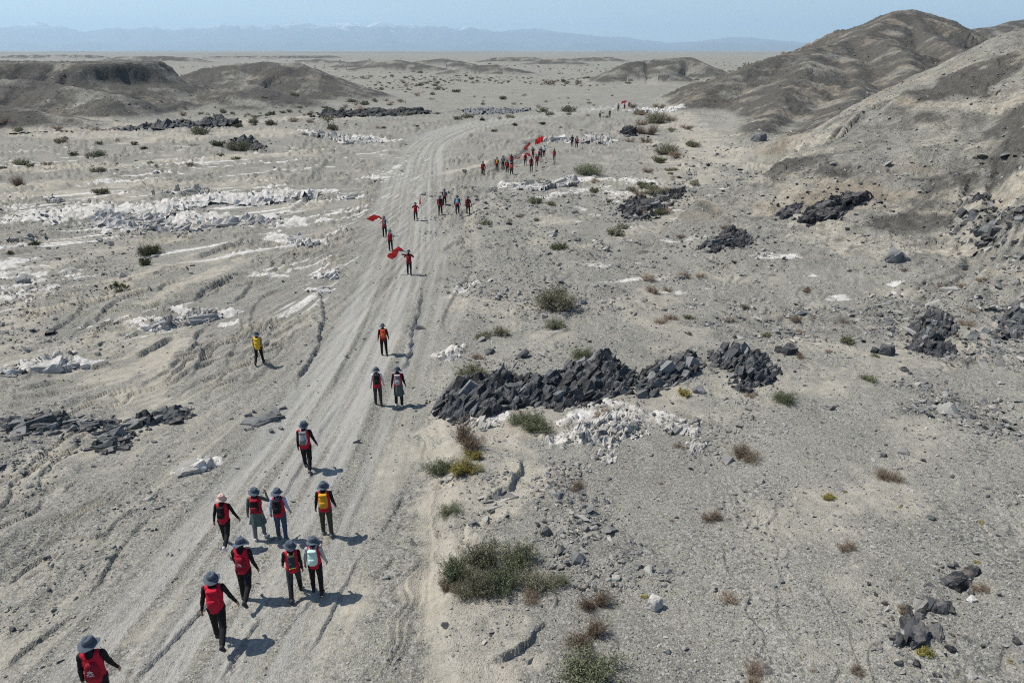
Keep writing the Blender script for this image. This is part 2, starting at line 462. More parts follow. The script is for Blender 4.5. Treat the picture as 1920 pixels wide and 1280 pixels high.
def height(x, y, sp, fields=False):
    """full ground height; sp = sample spacing per point; fields -> also the material masks"""
    sp = np.broadcast_to(sp, x.shape)
    D = np.hypot(x, y)
    z0 = flat(x, y)
    hb = ridge_h(x, y, HILL_B, 1.3)
    ha = ridge_h(x, y, HILL_A, 1.9)
    hm = mesa_h(x, y)
    ho = ridge_h(x, y, HILL_C, 0.6)
    hd = ridge_h(x, y, HILL_D + FAR_LOW, 0.9)
    hr = ridge_h(x, y, FAR_R, 1.0)
    hill = np.maximum.reduce([ha, hb, hm, ho, hd, hr])
    z = smax(hill, z0, 0.5)
    rise = z - z0
    hmask = sstep(0.25, 1.6, rise)
    # masks
    sand = np.zeros(x.shape); white = np.zeros(x.shape); dark = np.zeros(x.shape); rub = np.zeros(x.shape); ht = np.zeros(x.shape)
    for i, (pts, w, k) in enumerate(SANDY_W): sand = np.maximum(sand, k * band(x, y, pts, w, .9, i))
    for i, (pts, w, r, k) in enumerate(RUBBLE_W):
        b = band(x, y, pts, w, .9, 50 + i); rub = np.maximum(rub, r * b); dark = np.maximum(dark, k * b)
    for i, (pts, w, h, k) in enumerate(WHITE_W):
        b = band(x, y, pts, w, .8, 90 + i); white = np.maximum(white, k * b); ht = np.maximum(ht, h * b)
    u, s = track_uv(x, y)
    rw = np.interp(D, [18, 60, 120], [3.6, 4.0, 6.5])
    road = sstep(rw, rw * .45, np.abs(u)) * sstep(330, 200, D)
    bd, _, bs, _, _ = seg_dist(x, y, BANK)
    right = sstep(-0.15, 0.5, -bs * bd) * sstep(0.5, 12, y) * sstep(260, 150, y)
    z = z + 0.28 * right * (1 - hmask)
    # white rock: lumpy ledges
    wr = np.zeros(x.shape)
    m = (white > 0.02) | (rub > 0.05)
    if m.any():
        X = x[m]; Y = y[m]; S = sp[m]
        f1, f2, idh, ox, oy = worley(X / 0.9 + .5 * noise2(X, Y, 4), Y / 0.7, 11)
        g1, g2, idg, px_, py_ = worley(X / 0.34, Y / 0.28, 12)
        lump = (idh - .35) + (ox * (hash01(np.floor(idh * 999), idh * 0, 5) - .5) + oy * .6) * 1.0 - .5 * sstep(.16, .0, f2 - f1)
        lump2 = (idg - .4) + (px_ * .7 + py_ * .5) - .5 * sstep(.2, 0, g2 - g1)
        wr[m] = .75 * lump * lod(0.9, S) + 0.42 * lump2 * lod(0.34, S)
    big = fbm(x / 2.6, y / 2.2, 3, 21) * lod(2.5, sp)
    z = z + ht * (0.45 * white + 0.62 * wr * sstep(.05, .5, white) + .8 * big * white)
    z = z + rub * (0.11 * wr + 0.10 * big)
    white = np.clip(white * (0.85 + 1.4 * fbm(x / 1.3, y / 0.9, 3, 22)), 0, 1.2)
    # streaks of flow in the bed
    ang = np.radians(np.interp(y, [10, 30, 60, 110], [8, 22, 50, 68])) * sstep(-4, -16, x - 0.0 * y)
    ca, sa = np.cos(ang), np.sin(ang)
    al = x * sa + y * ca; ac = x * ca - y * sa
    fl = (1 - right) * (1 - hmask) * sstep(200, 90, D)
    st1 = noise2(ac / 1.7, al / 14, 31); st2 = noise2(ac / .55 + .6 * st1, al / 6, 32); st3 = noise2(ac / .19, al / 2.4, 33)
    z = z + fl * (0.075 * st1 * lod(1.7, sp) + 0.030 * st2 * lod(.55, sp) + 0.010 * st3 * lod(.19, sp))
    # thin ledges of old floods, winding over the bed
    lf = (1 - hmask) * sstep(260, 110, D) * sstep(3.0, 4.6, np.abs(u + .3)) * (1 - .55 * right)
    T = 2.4 * fbm(ac / 5.5 + .15 * noise2(x / 1.3, y / 1.3, 811), al / 17, 3, 810) + .4 * noise2(x / 3, y / 5, 812)
    T = T * 3.0; fr = T - np.floor(T)
    gate = sstep(-.20, .12, noise2(x / 6, y / 9, 813))
    ew = np.clip(sp / .5, .05, .30)
    saw = sstep(0, 1, fr / ew) - fr
    z = z + lf * gate * saw * np.interp(y, [12, 30, 60, 140], [.11, .21, .45, .9])
    ledge = lf * gate * np.exp(-(np.minimum(fr, 1 - fr) / .10) ** 2)
    # wheel ruts
    rt = noise2(u / .42, s / 16, 41) * .030 + noise2(u / .16, s / 7, 42) * .013 * lod(.16, sp) - .018 * np.cos(u * 2.9) - .012 * np.cos(u * 4.6 + 1)
    tread = .006 * np.sin(s * 26 + 3 * noise2(u * 2, s / 3, 44)) * lod(.24, sp)
    z = z + road * (rt + tread - .03)
    w1, w2, wi, wx, wy = worley(x / .42, y / .55, 48)
    z = z - .022 * sstep(6, 4, np.abs(u)) * (wi > .45) * sstep(.34, .16, w1) * lod(.4, sp)
    # little scarps
    scarp = np.zeros(x.shape)
    for i, (pts, h, sgn, w) in enumerate(SCARPS_W):
        mm = box_mask(x, y, pts, w * 3 + .6)
        if not mm.any(): continue
        X = x[mm]; Y = y[mm]; S = sp[mm]
        rg = min(1.0, h * 2.4)
        X2 = X + rg * (.22 * noise2(X / .7, Y / .7, 400 + i) + .10 * noise2(X / .22, Y / .22, 401 + i))
        Y2 = Y + rg * (.22 * noise2(X / .7, Y / .7, 402 + i) + .10 * noise2(X / .22, Y / .22, 403 + i))
        d, _, sg, ss, L = seg_dist(X2, Y2, pts)
        taper = sstep(0, .25 * L, ss) * sstep(L, .75 * L, ss) * np.clip(.95 + .45 * noise2(ss / 1.1, ss * 0, 404 + i) + .3 * noise2(ss / .35, ss * 0, 405 + i), .3, 1.4)
        d = d * sg * sgn * -1
        e = np.maximum(S * .55, .012)
        step = np.clip((d + e) / (2 * e), 0, 1)
        dz = .8 * h * taper * (step * np.exp(-np.maximum(d, 0) / w * 1.1) - .22 * (1 - step) * np.exp(np.minimum(d, 0) / (w * 1.2)))
        z[mm] = z[mm] + dz * (1 - hmask[mm])
        scarp[mm] = np.maximum(scarp[mm], taper * np.exp(-np.abs(d) / (.25 * w)))
    # general roughness, finer and finer
    wr3 = sstep(2, 8, x) * sstep(30, 40, y) * sstep(95, 75, y) * (1 - hmask)
    rough = .5 * wr3 + 0.35 + 0.55 * np.clip(fbm(x / 7, y / 7, 3, 51) + .3, 0, 1) + 0.5 * right + 1.2 * rub - .25 * sand - .15 * road + .5 * hmask
    for lam, a in ((9, .10), (4, .07), (1.8, .036), (.85, .020), (.4, .013), (.19, .0085), (.09, .005)):
        L = lod(lam, sp)
        if L.max() <= 0: continue
        z = z + a * rough * L * noise2(x / lam, y / lam, 500 + int(lam * 100)) * (1 if lam < 3 else (1 - .7 * road))
    # hills: rougher, rocky ribs
    hm2 = hmask > 0.02
    if hm2.any():
        X = x[hm2]; Y = y[hm2]; S = sp[hm2]
        r = 0
        sc = np.clip(D[hm2] / 90, .8, 3)
        for lam, a in ((9, .14), (4.5, .20), (2.2, .16), (1.1, .085), (.5, .04)):
            r = r + a * (np.abs(noise2(X / lam, Y / lam, 600 + int(lam * 10))) * -2 + .5) * lod(lam, S)
        hn = fbm(X / 13, Y / 8, 5, 70) + .35 * fbm(X / 3.5, Y / 2.2, 4, 71) + .22 * fbm(X / .9, Y / .6, 3, 74)
        stripe = np.zeros(X.shape)
        for pts, wdt in ((HILL_B[1][0], 4.2), (HILL_B[2][0], 4.0), (HILL_B[3][0], 4.5)):
            dd = seg_dist(X, Y, np.asarray(pts)[:, :2])[0] + 3.5 * fbm(X / 3, Y / 3, 4, 77)
            stripe = np.maximum(stripe, sstep(wdt, .6, dd))
        rk = np.clip(sstep(.12, .42, fbm(X / 17, Y / 11, 4, 620)) + stripe * sstep(-.1, .3, hn), 0, 1)
        f1, f2, idh, ox, oy = worley(X / 1.6, Y / 1.6, 622)
        r = r + rk * (.42 * (idh - .4) + .3 * ox) * lod(1.6, S)
        z[hm2] = z[hm2] + hmask[hm2] * r * np.where(D[hm2] > 120, 1.15, .62)
    if not fields:
        return z
    # where the sand lies, general variation
    sand = np.clip(sand * (.75 + .8 * fbm(x / 2.0, y / 1.6, 3, 63)) + .38 * sstep(.05, .5, fbm(ac / 2.6, al / 11, 4, 61)) * fl + .55 * sstep(.0, .4, fbm(x / 5, y / 5, 4, 62)) * right
                   + .22 * sstep(.0, .3, st2) * fl + .30 * lf * (fr > .55) * sstep(.0, .3, noise2(x / 8, y / 12, 815)), 0, 1)
    wl = sstep(-6, -14, x) * sstep(24, 40, y) * sstep(150, 90, y)
    white = np.maximum(white, .85 * wl * sstep(.10, .42, fbm(ac / 1.6, al / 9, 4, 816) + .15 * noise2(x / 9, y / 9, 817)))
    wr2 = sstep(2, 8, x) * sstep(30, 40, y) * sstep(95, 75, y) * (1 - hmask) * sstep(34, 20, x)
    white = np.maximum(white, .8 * wr2 * sstep(.16, .45, fbm(x / 4.0, y / 1.9, 4, 818)))
    dark = np.maximum(dark, .8 * wr2 * sstep(.18, .45, fbm(x / 3.5, y / 1.6, 4, 819)))
    gx = sstep(.0, .45, fbm(x / 26, y / 40, 4, 64)) * sstep(150, 320, y)
    sand = np.clip(np.maximum(sand, .35 * gx), 0, 1)
    dark = np.clip(dark * (.55 + 1.6 * fbm(x / 1.5, y / 1.1, 4, 65)) , 0, 1)
    # plains beyond: patches
    farm = sstep(300, 700, y) * (1 - hmask)
    dark = np.maximum(dark, farm * .35 * sstep(.1, .4, fbm(x / 90, y / 240, 4, 66)))
    dark = np.maximum(dark, (.32 * sstep(1800, 4200, y) + .25 * sstep(.0, .4, noise2(x / 700, y / 900, 840)) * sstep(900, 2000, y)) * (1 - hmask))
    # hills: dark gravel against tan
    tan = np.zeros(x.shape)
    if hm2.any():
        X = x[hm2]; Y = y[hm2]; hh = rise[hm2]
        n = hn
        cd_, _, _, cs_, _ = seg_dist(X, Y, np.asarray(HILL_B[0][0])[:, :2])
        st = fbm(cd_ / 2.6 + .5 * noise2(X / 6, Y / 6, 78), cs_ / 26, 4, 79)
        isA = (ha[hm2] >= hill[hm2] - .01); isB = (hb[hm2] >= hill[hm2] - .01); isM = (hm[hm2] >= hill[hm2] - .01); isO = (ho[hm2] >= hill[hm2] - .01)
        k = np.where(isA, .86, np.where(isB, .30, np.where(isM, .88, np.where(isO, .80, .78))))
        dk = np.clip(k + 1.5 * n, 0, 1)
        tn = np.clip(np.where(isA, .50, np.where(isB, .16, .25)) + 1.2 * fbm(X / 15, Y / 9, 4, 72), 0, 1)
        sand[hm2] = np.maximum(sand[hm2], np.where(isB, .9 * hmask[hm2] * sstep(.0, .35, st), 0))
        tn = np.where(isB, np.clip(tn + 1.3 * st - .1, 0, .9), tn)
        dk = np.where(isB, np.clip(.10 - .8 * st + .9 * n + .95 * stripe * (.55 + 1.6 * np.clip(n + .2, 0, 1)), 0, 1), dk)
        dark[hm2] = dark[hm2] * (1 - hmask[hm2]) + hmask[hm2] * dk
        tan[hm2] = hmask[hm2] * tn
    return z, dict(sand=sand, white=white, dark=dark, tan=tan, road=road * np.clip(.45 + 1.5 * noise2(u / .45, s / 40, 46) + .8 * noise2(u / .15, s / 14, 47), 0, 1), rub=np.clip(rub, 0, 1), rise=rise,
                   right=right, hmask=hmask, who=np.argmax(np.stack([ha, hb, hm, ho, hd, hr]), 0))

def hz(x, y, sp=0.03):
    return height(np.atleast_1d(np.asarray(x, float)), np.atleast_1d(np.asarray(y, float)), sp)

def place(px, py):
    """world points on the full ground for photo pixels"""
    xy = ground_px(px, py, lambda a, b: flat(a, b) + .28 * 0)
    for _ in range(3):
        z = hz(xy[:, 0], xy[:, 1], 0.25)
        px_ = np.atleast_1d(np.asarray(px, float)); py_ = np.atleast_1d(np.asarray(py, float))
        u = (px_ - 960) / F; v = -(py_ - 640) / F
        dy = CP + v * SP; dz = np.minimum(-SP + v * CP, -1e-4)
        Y = .5 * xy[:, 1] + .5 * (EYE - z) / (-dz / dy)
        xy = np.stack([u * Y / dy, Y], 1)
    return np.column_stack([xy, hz(xy[:, 0], xy[:, 1], 0.06)])

# ---------------------------------------------------------------- terrain material
def nd(nt, t, loc=None, **kw):
    n = nt.nodes.new(t)
    for k, v in kw.items(): setattr(n, k, v)
    return n

class NT:
    """small wrapper that keeps node code short"""
    def __init__(s, name):
        s.m = bpy.data.materials.new(name); s.m.use_nodes = True
        s.t = s.m.node_tree; s.b = s.t.nodes['Principled BSDF']
        s.b.inputs['Roughness'].default_value = .9
        s.b.inputs['Specular IOR Level'].default_value = .25
        s.tc = s.t.nodes.new('ShaderNodeTexCoord')
    def l(s, a, b): s.t.links.new(a, b)
    def val(s, sock, v):
        if isinstance(v, (int, float)): sock.default_value = v
        elif isinstance(v, tuple): sock.default_value = (*v, 1.0) if len(v) == 3 and sock.type == 'RGBA' else v
        else: s.l(v, sock)
    def noise(s, scale, detail=4, rough=.6, vec=None, dist=0):
        n = nd(s.t, 'ShaderNodeTexNoise'); n.inputs['Scale'].default_value = scale; n.inputs['Detail'].default_value = detail
        n.inputs['Roughness'].default_value = rough; n.inputs['Distortion'].default_value = dist
        s.l(vec or s.tc.outputs['Object'], n.inputs['Vector']); return n.outputs['Fac']
    def voro(s, scale, vec=None, out='Color'):
        n = nd(s.t, 'ShaderNodeTexVoronoi'); n.inputs['Scale'].default_value = scale
        s.l(vec or s.tc.outputs['Object'], n.inputs['Vector']); return n.outputs[out]
    def ramp(s, f, stops, interp='LINEAR'):
        n = nd(s.t, 'ShaderNodeValToRGB'); n.color_ramp.interpolation = interp
        e = n.color_ramp.elements
        while len(e) < len(stops): e.new(.5)
        for i, (p, c) in enumerate(stops):
            e[i].position = p; e[i].color = (c, c, c, 1) if isinstance(c, (int, float)) else (*c, 1)
        s.l(f, n.inputs[0]); return n.outputs[0]
    def mix(s, f, a, b, mode='MIX'):
        n = nd(s.t, 'ShaderNodeMix', data_type='RGBA', blend_type=mode)
        s.val(n.inputs[0], f); s.val(n.inputs[6], a); s.val(n.inputs[7], b); return n.outputs[2]
    def math(s, op, a, b=0.0, clamp=False):
        n = nd(s.t, 'ShaderNodeMath', operation=op, use_clamp=clamp)
        s.val(n.inputs[0], a); s.val(n.inputs[1], b); return n.outputs[0]
    def attr(s, name, out='Fac'):
        n = nd(s.t, 'ShaderNodeAttribute', attribute_name=name); return n.outputs[out]
    def bump(s, h, strength=.5, dist=.02):
        n = nd(s.t, 'ShaderNodeBump'); n.inputs['Strength'].default_value = strength; n.inputs['Distance'].default_value = dist
        s.l(h, n.inputs['Height']); s.l(n.outputs[0], s.b.inputs['Normal'])
    def color(s, c): s.val(s.b.inputs['Base Color'], c); return s.m

def terrain_material():
    t = NT('desert_ground')
    t.b.inputs['Roughness'].default_value = .95; t.b.inputs['Specular IOR Level'].default_value = .12
    sand, white, dark, tan, road, hm = (t.attr(k) for k in ('sand', 'white', 'dark', 'tan', 'road', 'hmask'))
    wide = t.noise(.25, 5, .6); mid = t.noise(2.2, 5, .65); fine = t.noise(14, 4, .7); vfine = t.noise(60, 2, .6)
    gravel = t.mix(t.ramp(wide, [(.35, 0.0), (.65, 1.0)]), (.205, .197, .166), (.280, .267, .220))
    speck = t.voro(30); sp_f = t.math('ADD', t.math('MULTIPLY', nd_sep(t, speck), 1.0), 0.0)
    gravel = t.mix(t.ramp(sp_f, [(.0, .0), (.14, .0), (.15, .0), (.80, .0), (.86, .55)]), gravel, (.46, .44, .41))
    gravel = t.mix(t.ramp(sp_f, [(.0, .62), (.16, .5), (.22, 0.0)]), gravel, (.085, .084, .083))
    sp2 = nd_sep(t, t.voro(13)); sel = t.ramp(t.noise(.45, 5, .75), [(.44, 0.0), (.60, .9)])
    gravel = t.mix(t.math('MULTIPLY', sel, t.ramp(sp2, [(.0, 1.0), (.16, .9), (.20, 0.0)])), gravel, (.10, .098, .095))
    gravel = t.mix(t.math('MULTIPLY', sel, t.ramp(sp2, [(.84, 0.0), (.90, .6)])), gravel, (.42, .40, .37))
    pale = t.mix(t.ramp(mid, [(.35, 0.0), (.7, 1.0)]), (.335, .305, .245), (.425, .392, .325))
    sf = t.math('ADD', sand, t.math('MULTIPLY', t.math('SUBTRACT', mid, .5), .8), True)
    sf = t.ramp(sf, [(.20, 0.0), (.85, 1.0)])
    c = t.mix(sf, gravel, pale)
    tanc = t.mix(mid, (.190, .158, .115), (.31, .265, .205))
    c = t.mix(t.ramp(t.math('ADD', tan, t.math('MULTIPLY', t.math('SUBTRACT', mid, .5), .5)), [(.25, 0.0), (.8, .85)]), c, tanc)
    darkc = t.mix(t.ramp(fine, [(.35, 0.0), (.65, 1.0)]), (.042, .041, .038), (.125, .117, .103))
    df = t.math('ADD', dark, t.math('MULTIPLY', t.math('SUBTRACT', t.noise(5, 5, .75), .5), 1.1), True)
    c = t.mix(t.ramp(df, [(.30, 0.0), (.85, .88)]), c, darkc)
    roadc = t.mix(t.noise(9, 4, .7), (.275, .268, .242), (.45, .435, .395))
    c = t.mix(t.math('MULTIPLY', road, .8), c, roadc)
    whitec = t.mix(t.ramp(mid, [(.3, 0.0), (.62, 1.0)]), (.37, .355, .32), (.66, .635, .59))
    wf = t.math('ADD', white, t.math('MULTIPLY', t.math('SUBTRACT', t.noise(3.5, 5, .7), .5), .8), True)
    c = t.mix(t.ramp(wf, [(.32, 0.0), (.62, .95)]), c, whitec)
    c = t.mix(hm, c, t.mix(1.0, c, t.ramp(t.noise(1.1, 7, .8), [(.30, .55), (.5, 1.0), (.72, 1.35)]), 'MULTIPLY'))
    c = t.mix(1.0, c, t.ramp(fine, [(.25, .78), (.75, 1.2)]), 'MULTIPLY')
    h = t.math('ADD', t.math('MULTIPLY', fine, 1.0), t.math('MULTIPLY', vfine, .45))
    h = t.math('ADD', h, t.math('MULTIPLY', t.voro(26, out='Distance'), -.6))
    coarse = t.math('MULTIPLY', t.math('MULTIPLY', t.math('ADD', t.noise(.8, 6, .75), t.math('MULTIPLY', nd_sep(t, t.voro(1.4)), .35)), hm), 14.0)
    h = t.math('ADD', h, coarse)
    t.bump(h, .9, .035)
    return t.color(c)

def nd_sep(t, col):
    n = nd(t.t, 'ShaderNodeSeparateColor'); t.l(col, n.inputs[0]); return n.outputs[0]

M_TERR = terrain_material()

def patch(us, ys, keep=None, name='ground', sp_scale=1.0, xmin=None):
    """grid x = u*y*1.045 (rays of constant picture column), rows at ys"""
    U, Y = np.meshgrid(us, ys)
    X = U * (Y + 4.0)
    du = np.gradient(us)[None, :] * (Y + 4.0)
    dyv = np.gradient(ys)[:, None] * np.ones_like(U)
    sp = np.maximum(np.abs(du), np.abs(dyv) * .55) * sp_scale
    z, f = height(X.ravel(), Y.ravel(), sp.ravel(), True)
    nr, nc = U.shape
    idx = np.arange(nr * nc).reshape(nr, nc)
    faces = np.stack([idx[:-1, :-1], idx[:-1, 1:], idx[1:, 1:], idx[1:, :-1]], -1).reshape(-1, 4)
    co = np.column_stack([X.ravel(), Y.ravel(), z])
    if keep is not None:
        k = keep(f, co)
        faces = faces[k[faces].any(1)]
        used = np.zeros(len(co), bool); used[faces.ravel()] = True
        remap = np.cumsum(used) - 1
        faces = remap[faces]; co = co[used]; f = {a: b[used] for a, b in f.items()}
    me = mesh_np(name, co, faces, True)
    for k in ('sand', 'white', 'dark', 'tan', 'road', 'hmask'):
        at = me.attributes.new(k, 'FLOAT', 'POINT')
        at.data.foreach_set('value', f[k].astype(np.float32))
    o = link(name, me, M_TERR)
    return o

import os
Q = float(os.environ.get('TQ', '1'))
def build_terrain():
    # ground: dense in view, coarse outside it
    un = np.linspace(-.80, .80, int(880 * Q))
    side = np.array([.84, .9, 1.0, 1.15, 1.4, 1.8, 2.5, 4.0, 8.0])
    us = np.concatenate([-side[::-1], un, side])
    phi = np.concatenate([np.linspace(math.radians(56), math.radians(24), int(300 * Q)), ])
    ph2 = P + np.arctan(np.linspace(math.tan(math.radians(24) - P), math.tan(-P + math.radians(.09)), int(370 * Q)))
    phi = np.concatenate([phi[:-1], ph2])
    ys = 12.6 / np.tan(phi)
    ys = np.concatenate([[-40000, -8000, -1500, -400, -120, -40, -15, -3.8, 0, 2.5, 5, 7], ys[ys > 7.4], [9500, 12000, 16000, 22000, 31000, 45000]])
    # rows behind the camera: fan must not flip, so use a plain grid there
    ahead = ys[ys > -3]
    g = patch(us, ahead, lambda f, co: f['rise'] < .45, 'ground')
    tag(g, 'grey gravel river bed with pale sand streaks and wheel tracks', kind='structure')
    xs = np.array([-45000, -9000, -2000, -500, -120, -32, 0, 32, 120, 500, 2000, 9000, 45000.])
    yb = np.array([-45000, -9000, -2000, -500, -120, -40, -12, 0.0])
    X, Y = np.meshgrid(xs, yb)
    zb = flat(X, np.maximum(Y, 0)) - .1
    idx = np.arange(X.size).reshape(X.shape)
    fc = np.stack([idx[:-1, :-1], idx[:-1, 1:], idx[1:, 1:], idx[1:, :-1]], -1).reshape(-1, 4)
    b = link('ground', mesh_np('ground_behind', np.column_stack([X.ravel(), Y.ravel(), zb.ravel()]), fc, True), M_TERR)
    tag(b, 'open gravel plain behind the viewpoint', kind='structure')
    def rows(a, b_, n, p=1.0):
        t = np.linspace(0, 1, n) ** p; return a * (b_ / a) ** t
    def hill(name, who, u0, u1, nu, y0, y1, ny, label):
        o = patch(np.linspace(u0, u1, int(nu * Q)), rows(y0, y1, int(ny * Q)), lambda f, co: (f['rise'] > .12) & np.isin(f['who'], who), name)
        tag(o, label, kind='structure')
        return o
    hill('hill', [1], .16, 1.05, 440, 24, 118, 360, 'near grey slope of loose gravel with dark rocky ribs at the right edge')
    hill('hill', [0], .16, .92, 400, 98, 345, 330, 'tall dark brown desert hill with a rounded peak at the right')
    hill('hill', [5], .50, .85, 120, 430, 620, 50, 'distant pale hill behind the tall peak at the right edge')
    hill('mesa', [2], -1.1, -.30, 300, 118, 262, 210, 'dark flat-topped mesa with an eroded cliff on the left')
    hill('hill', [3], -.66, .02, 290, 165, 300, 120, 'long low rounded grey hill beside the mesa')
    hill('hill', [4], -.80, .42, 420, 290, 472, 114, 'low double-humped brown hill on the plain in the middle distance')
    hill('hill', [4], -.80, .42, 360, 452, 1700, 120, 'row of tiny low mounds on the far plain')

build_terrain()

# ---------------------------------------------------------------- far mountains and the air
MT = [(-200, 50), (0, 45), (30, 43), (75, 41), (110, 48), (150, 57), (185, 55), (220, 49), (240, 54), (280, 46), (310, 52), (350, 53), (400, 47), (440, 44), (470, 47),
      (500, 45), (555, 41), (600, 44), (650, 41), (690, 43), (715, 38), (735, 44), (760, 47), (800, 46), (850, 50), (900, 52), (950, 56), (1000, 54), (1040, 58), (1090, 65),
      (1140, 66), (1200, 73), (1250, 80), (1300, 77), (1350, 72), (1390, 69), (1440, 73), (1500, 79), (1560, 85), (1650, 88), (1800, 84), (2100, 88)]

def mountains():
    Y0 = 30000.0
    mp = np.array([at_y(a, b, Y0) for a, b in MT])
    us = np.linspace(-.85, .85, 900); ys = np.linspace(20000, 36000, 60)
    U, Y = np.meshgrid(us, ys); X = U * Y * 1.09
    hcrest = np.interp(U, mp[:, 0] / Y0 / 1.09, mp[:, 2])
    t = (Y - 20000) / 10000
    prof = np.where(t < 1, sstep(0, 1, t) ** 1.6, 1 - .4 * (t - 1))
    rg = ridged(X / 1500, Y / 2600, 5, 900)
    z = hcrest * prof * (.74 + .32 * rg * np.where(t < .97, 1, .8)) + 250 * np.exp(-((t - .25) / .12) ** 2) * np.clip(ridged(X / 3000, Y / 6000, 4, 910), 0, 1)
    z = z + 8 - 40 * (t < .02)
    idx = np.arange(U.size).reshape(U.shape)
    fc = np.stack([idx[:-1, :-1], idx[:-1, 1:], idx[1:, 1:], idx[1:, :-1]], -1).reshape(-1, 4)
    m = NT('mountain_rock')
    geo = nd(m.t, 'ShaderNodeNewGeometry'); sep = nd(m.t, 'ShaderNodeSeparateXYZ'); m.l(geo.outputs['Position'], sep.inputs[0])
    hgt = m.math('ADD', m.math('MULTIPLY', sep.outputs[2], 1 / 1100), m.math('MULTIPLY', m.math('SUBTRACT', m.noise(.0016, 8, .8), .5), 1.5))
    c = m.mix(m.ramp(hgt, [(.66, 0.0), (.92, .8)]), (.13, .12, .12), (.80, .83, .87))
    m.color(c)
    o = link('mountains', mesh_np('mountains', np.column_stack([X.ravel(), Y.ravel(), z.ravel()]), fc, True), m.m)
    tag(o, 'long snow-capped mountain range, blue with distance on the horizon', kind='structure')

mountains()

def haze():
    bm = bmesh.new(); bmesh.ops.create_cube(bm, size=1)
    for v in bm.verts:
        v.co = Vector((v.co.x * 96000, 0 + v.co.y * 96000, -8.0 if v.co.z < 0 else 1500.0))
    me = bpy.data.meshes.new('haze'); bm.to_mesh(me); bm.free()
    m = bpy.data.materials.new('haze_air'); m.use_nodes = True
    nt = m.node_tree; nt.nodes.remove(nt.nodes['Principled BSDF'])
    v = nt.nodes.new('ShaderNodeVolumePrincipled')
    v.inputs['Color'].default_value = (.60, .82, 1.0, 1)
    v.inputs['Density'].default_value = HAZE
    v.inputs['Anisotropy'].default_value = 0.2
    nt.links.new(v.outputs[0], nt.nodes['Material Output'].inputs['Volume'])
    o = link('haze', me, m)
    tag(o, 'thin blue desert haze over the whole plain', kind='stuff')
HAZE = 5.6e-5
if not os.environ.get('NOHAZE'): haze()
# ---------------------------------------------------------------- rocks
RNG = random.Random(7)

def hull_rock(seed, n=15, kind='blocky'):
    r = random.Random(seed); bm = bmesh.new()
    for i in range(n):
        if kind == 'slab':
            v = Vector((r.choice((-1, 1)) * r.uniform(.7, 1), r.choice((-1, 1)) * r.uniform(.6, 1), r.choice((-1, 1)) * r.uniform(.75, 1)))
            if r.random() < .3: v.x *= r.uniform(.2, .9)
        else:
            v = Vector([r.gauss(0, 1) for _ in range(3)]).normalized() * r.uniform(.75, 1.05)
            if kind == 'blocky': v = Vector([math.copysign(abs(c) ** .55, c) for c in v])
        bm.verts.new(v)
    g = bmesh.ops.convex_hull(bm, input=bm.verts)
    bmesh.ops.delete(bm, geom=[e for e in g['geom_interior'] if isinstance(e, bmesh.types.BMVert)], context='VERTS')
    loose = [v for v in bm.verts if not v.link_faces]
    bmesh.ops.delete(bm, geom=loose, context='VERTS')
    return bm

def rock_mesh(name, seed, mat, n=15, kind='blocky', fine=0):
    bm = hull_rock(seed, n, kind)
    if fine:
        bmesh.ops.subdivide_edges(bm, edges=bm.edges[:], cuts=fine, use_grid_fill=True)
        bmesh.ops.triangulate(bm, faces=bm.faces[:])
        r = random.Random(seed + 99); off = r.uniform(0, 50)
        from mathutils import noise as mn
        for v in bm.verts:
            p = v.co * 1.7 + Vector((off, off, off))
            v.co += v.co.normalized() * (.16 * mn.noise(p) + .10 * mn.noise(p * 2.7) + .06 * mn.noise(p * 6))
    me = bpy.data.meshes.new(name); bm.to_mesh(me); bm.free()
    me.materials.append(mat)
    return me

def rock_mat(name, c0, c1, vein=None, scale=3.0):
    t = NT(name)
    t.b.inputs['Roughness'].default_value = .78; t.b.inputs['Specular IOR Level'].default_value = .3
    info = nd(t.t, 'ShaderNodeObjectInfo')
    geo = nd(t.t, 'ShaderNodeNewGeometry')
    n = t.noise(scale, 6, .7, vec=geo.outputs['Position'])
    f = t.math('ADD', n, t.math('MULTIPLY', t.math('SUBTRACT', info.outputs['Random'], .5), .5))
    c = t.mix(t.ramp(f, [(.32, 0.0), (.68, 1.0)]), c0, c1)
    if vein: c = t.mix(t.ramp(t.noise(scale * 3, 3, .8, vec=geo.outputs['Position'], dist=1.5), [(.60, 0.0), (.70, .8)]), c, vein)
    # wind-blown dust lies on faces that look up
    sep = nd(t.t, 'ShaderNodeSeparateXYZ'); t.l(geo.outputs['Normal'], sep.inputs[0])
    du = t.math('MULTIPLY', sep.outputs[2], t.noise(scale * 1.5, 5, .7, vec=geo.outputs['Position']))
    c = t.mix(t.ramp(du, [(.38, 0.0), (.62, .5)]), c, (.24, .215, .18))
    n2 = t.noise(22, 4, .7, vec=geo.outputs['Position'])
    t.bump(n2, .6, .03)
    return t.color(c)

M_BLACK = rock_mat('dark_basalt_rock', (.013, .014, .016), (.070, .072, .076), (.19, .185, .175))
M_GREY = rock_mat('grey_green_rock', (.050, .056, .058), (.19, .195, .195), (.28, .28, .26))
M_PALE = rock_mat('pale_crumbly_rock', (.20, .19, .17), (.43, .405, .365), (.12, .115, .11), 2.2)
M_WHITE = rock_mat('white_rock', (.32, .305, .28), (.62, .595, .55), (.16, .15, .14), 1.6)
MATS = {'black': M_BLACK, 'grey': M_GREY, 'pale': M_PALE, 'white': M_WHITE}

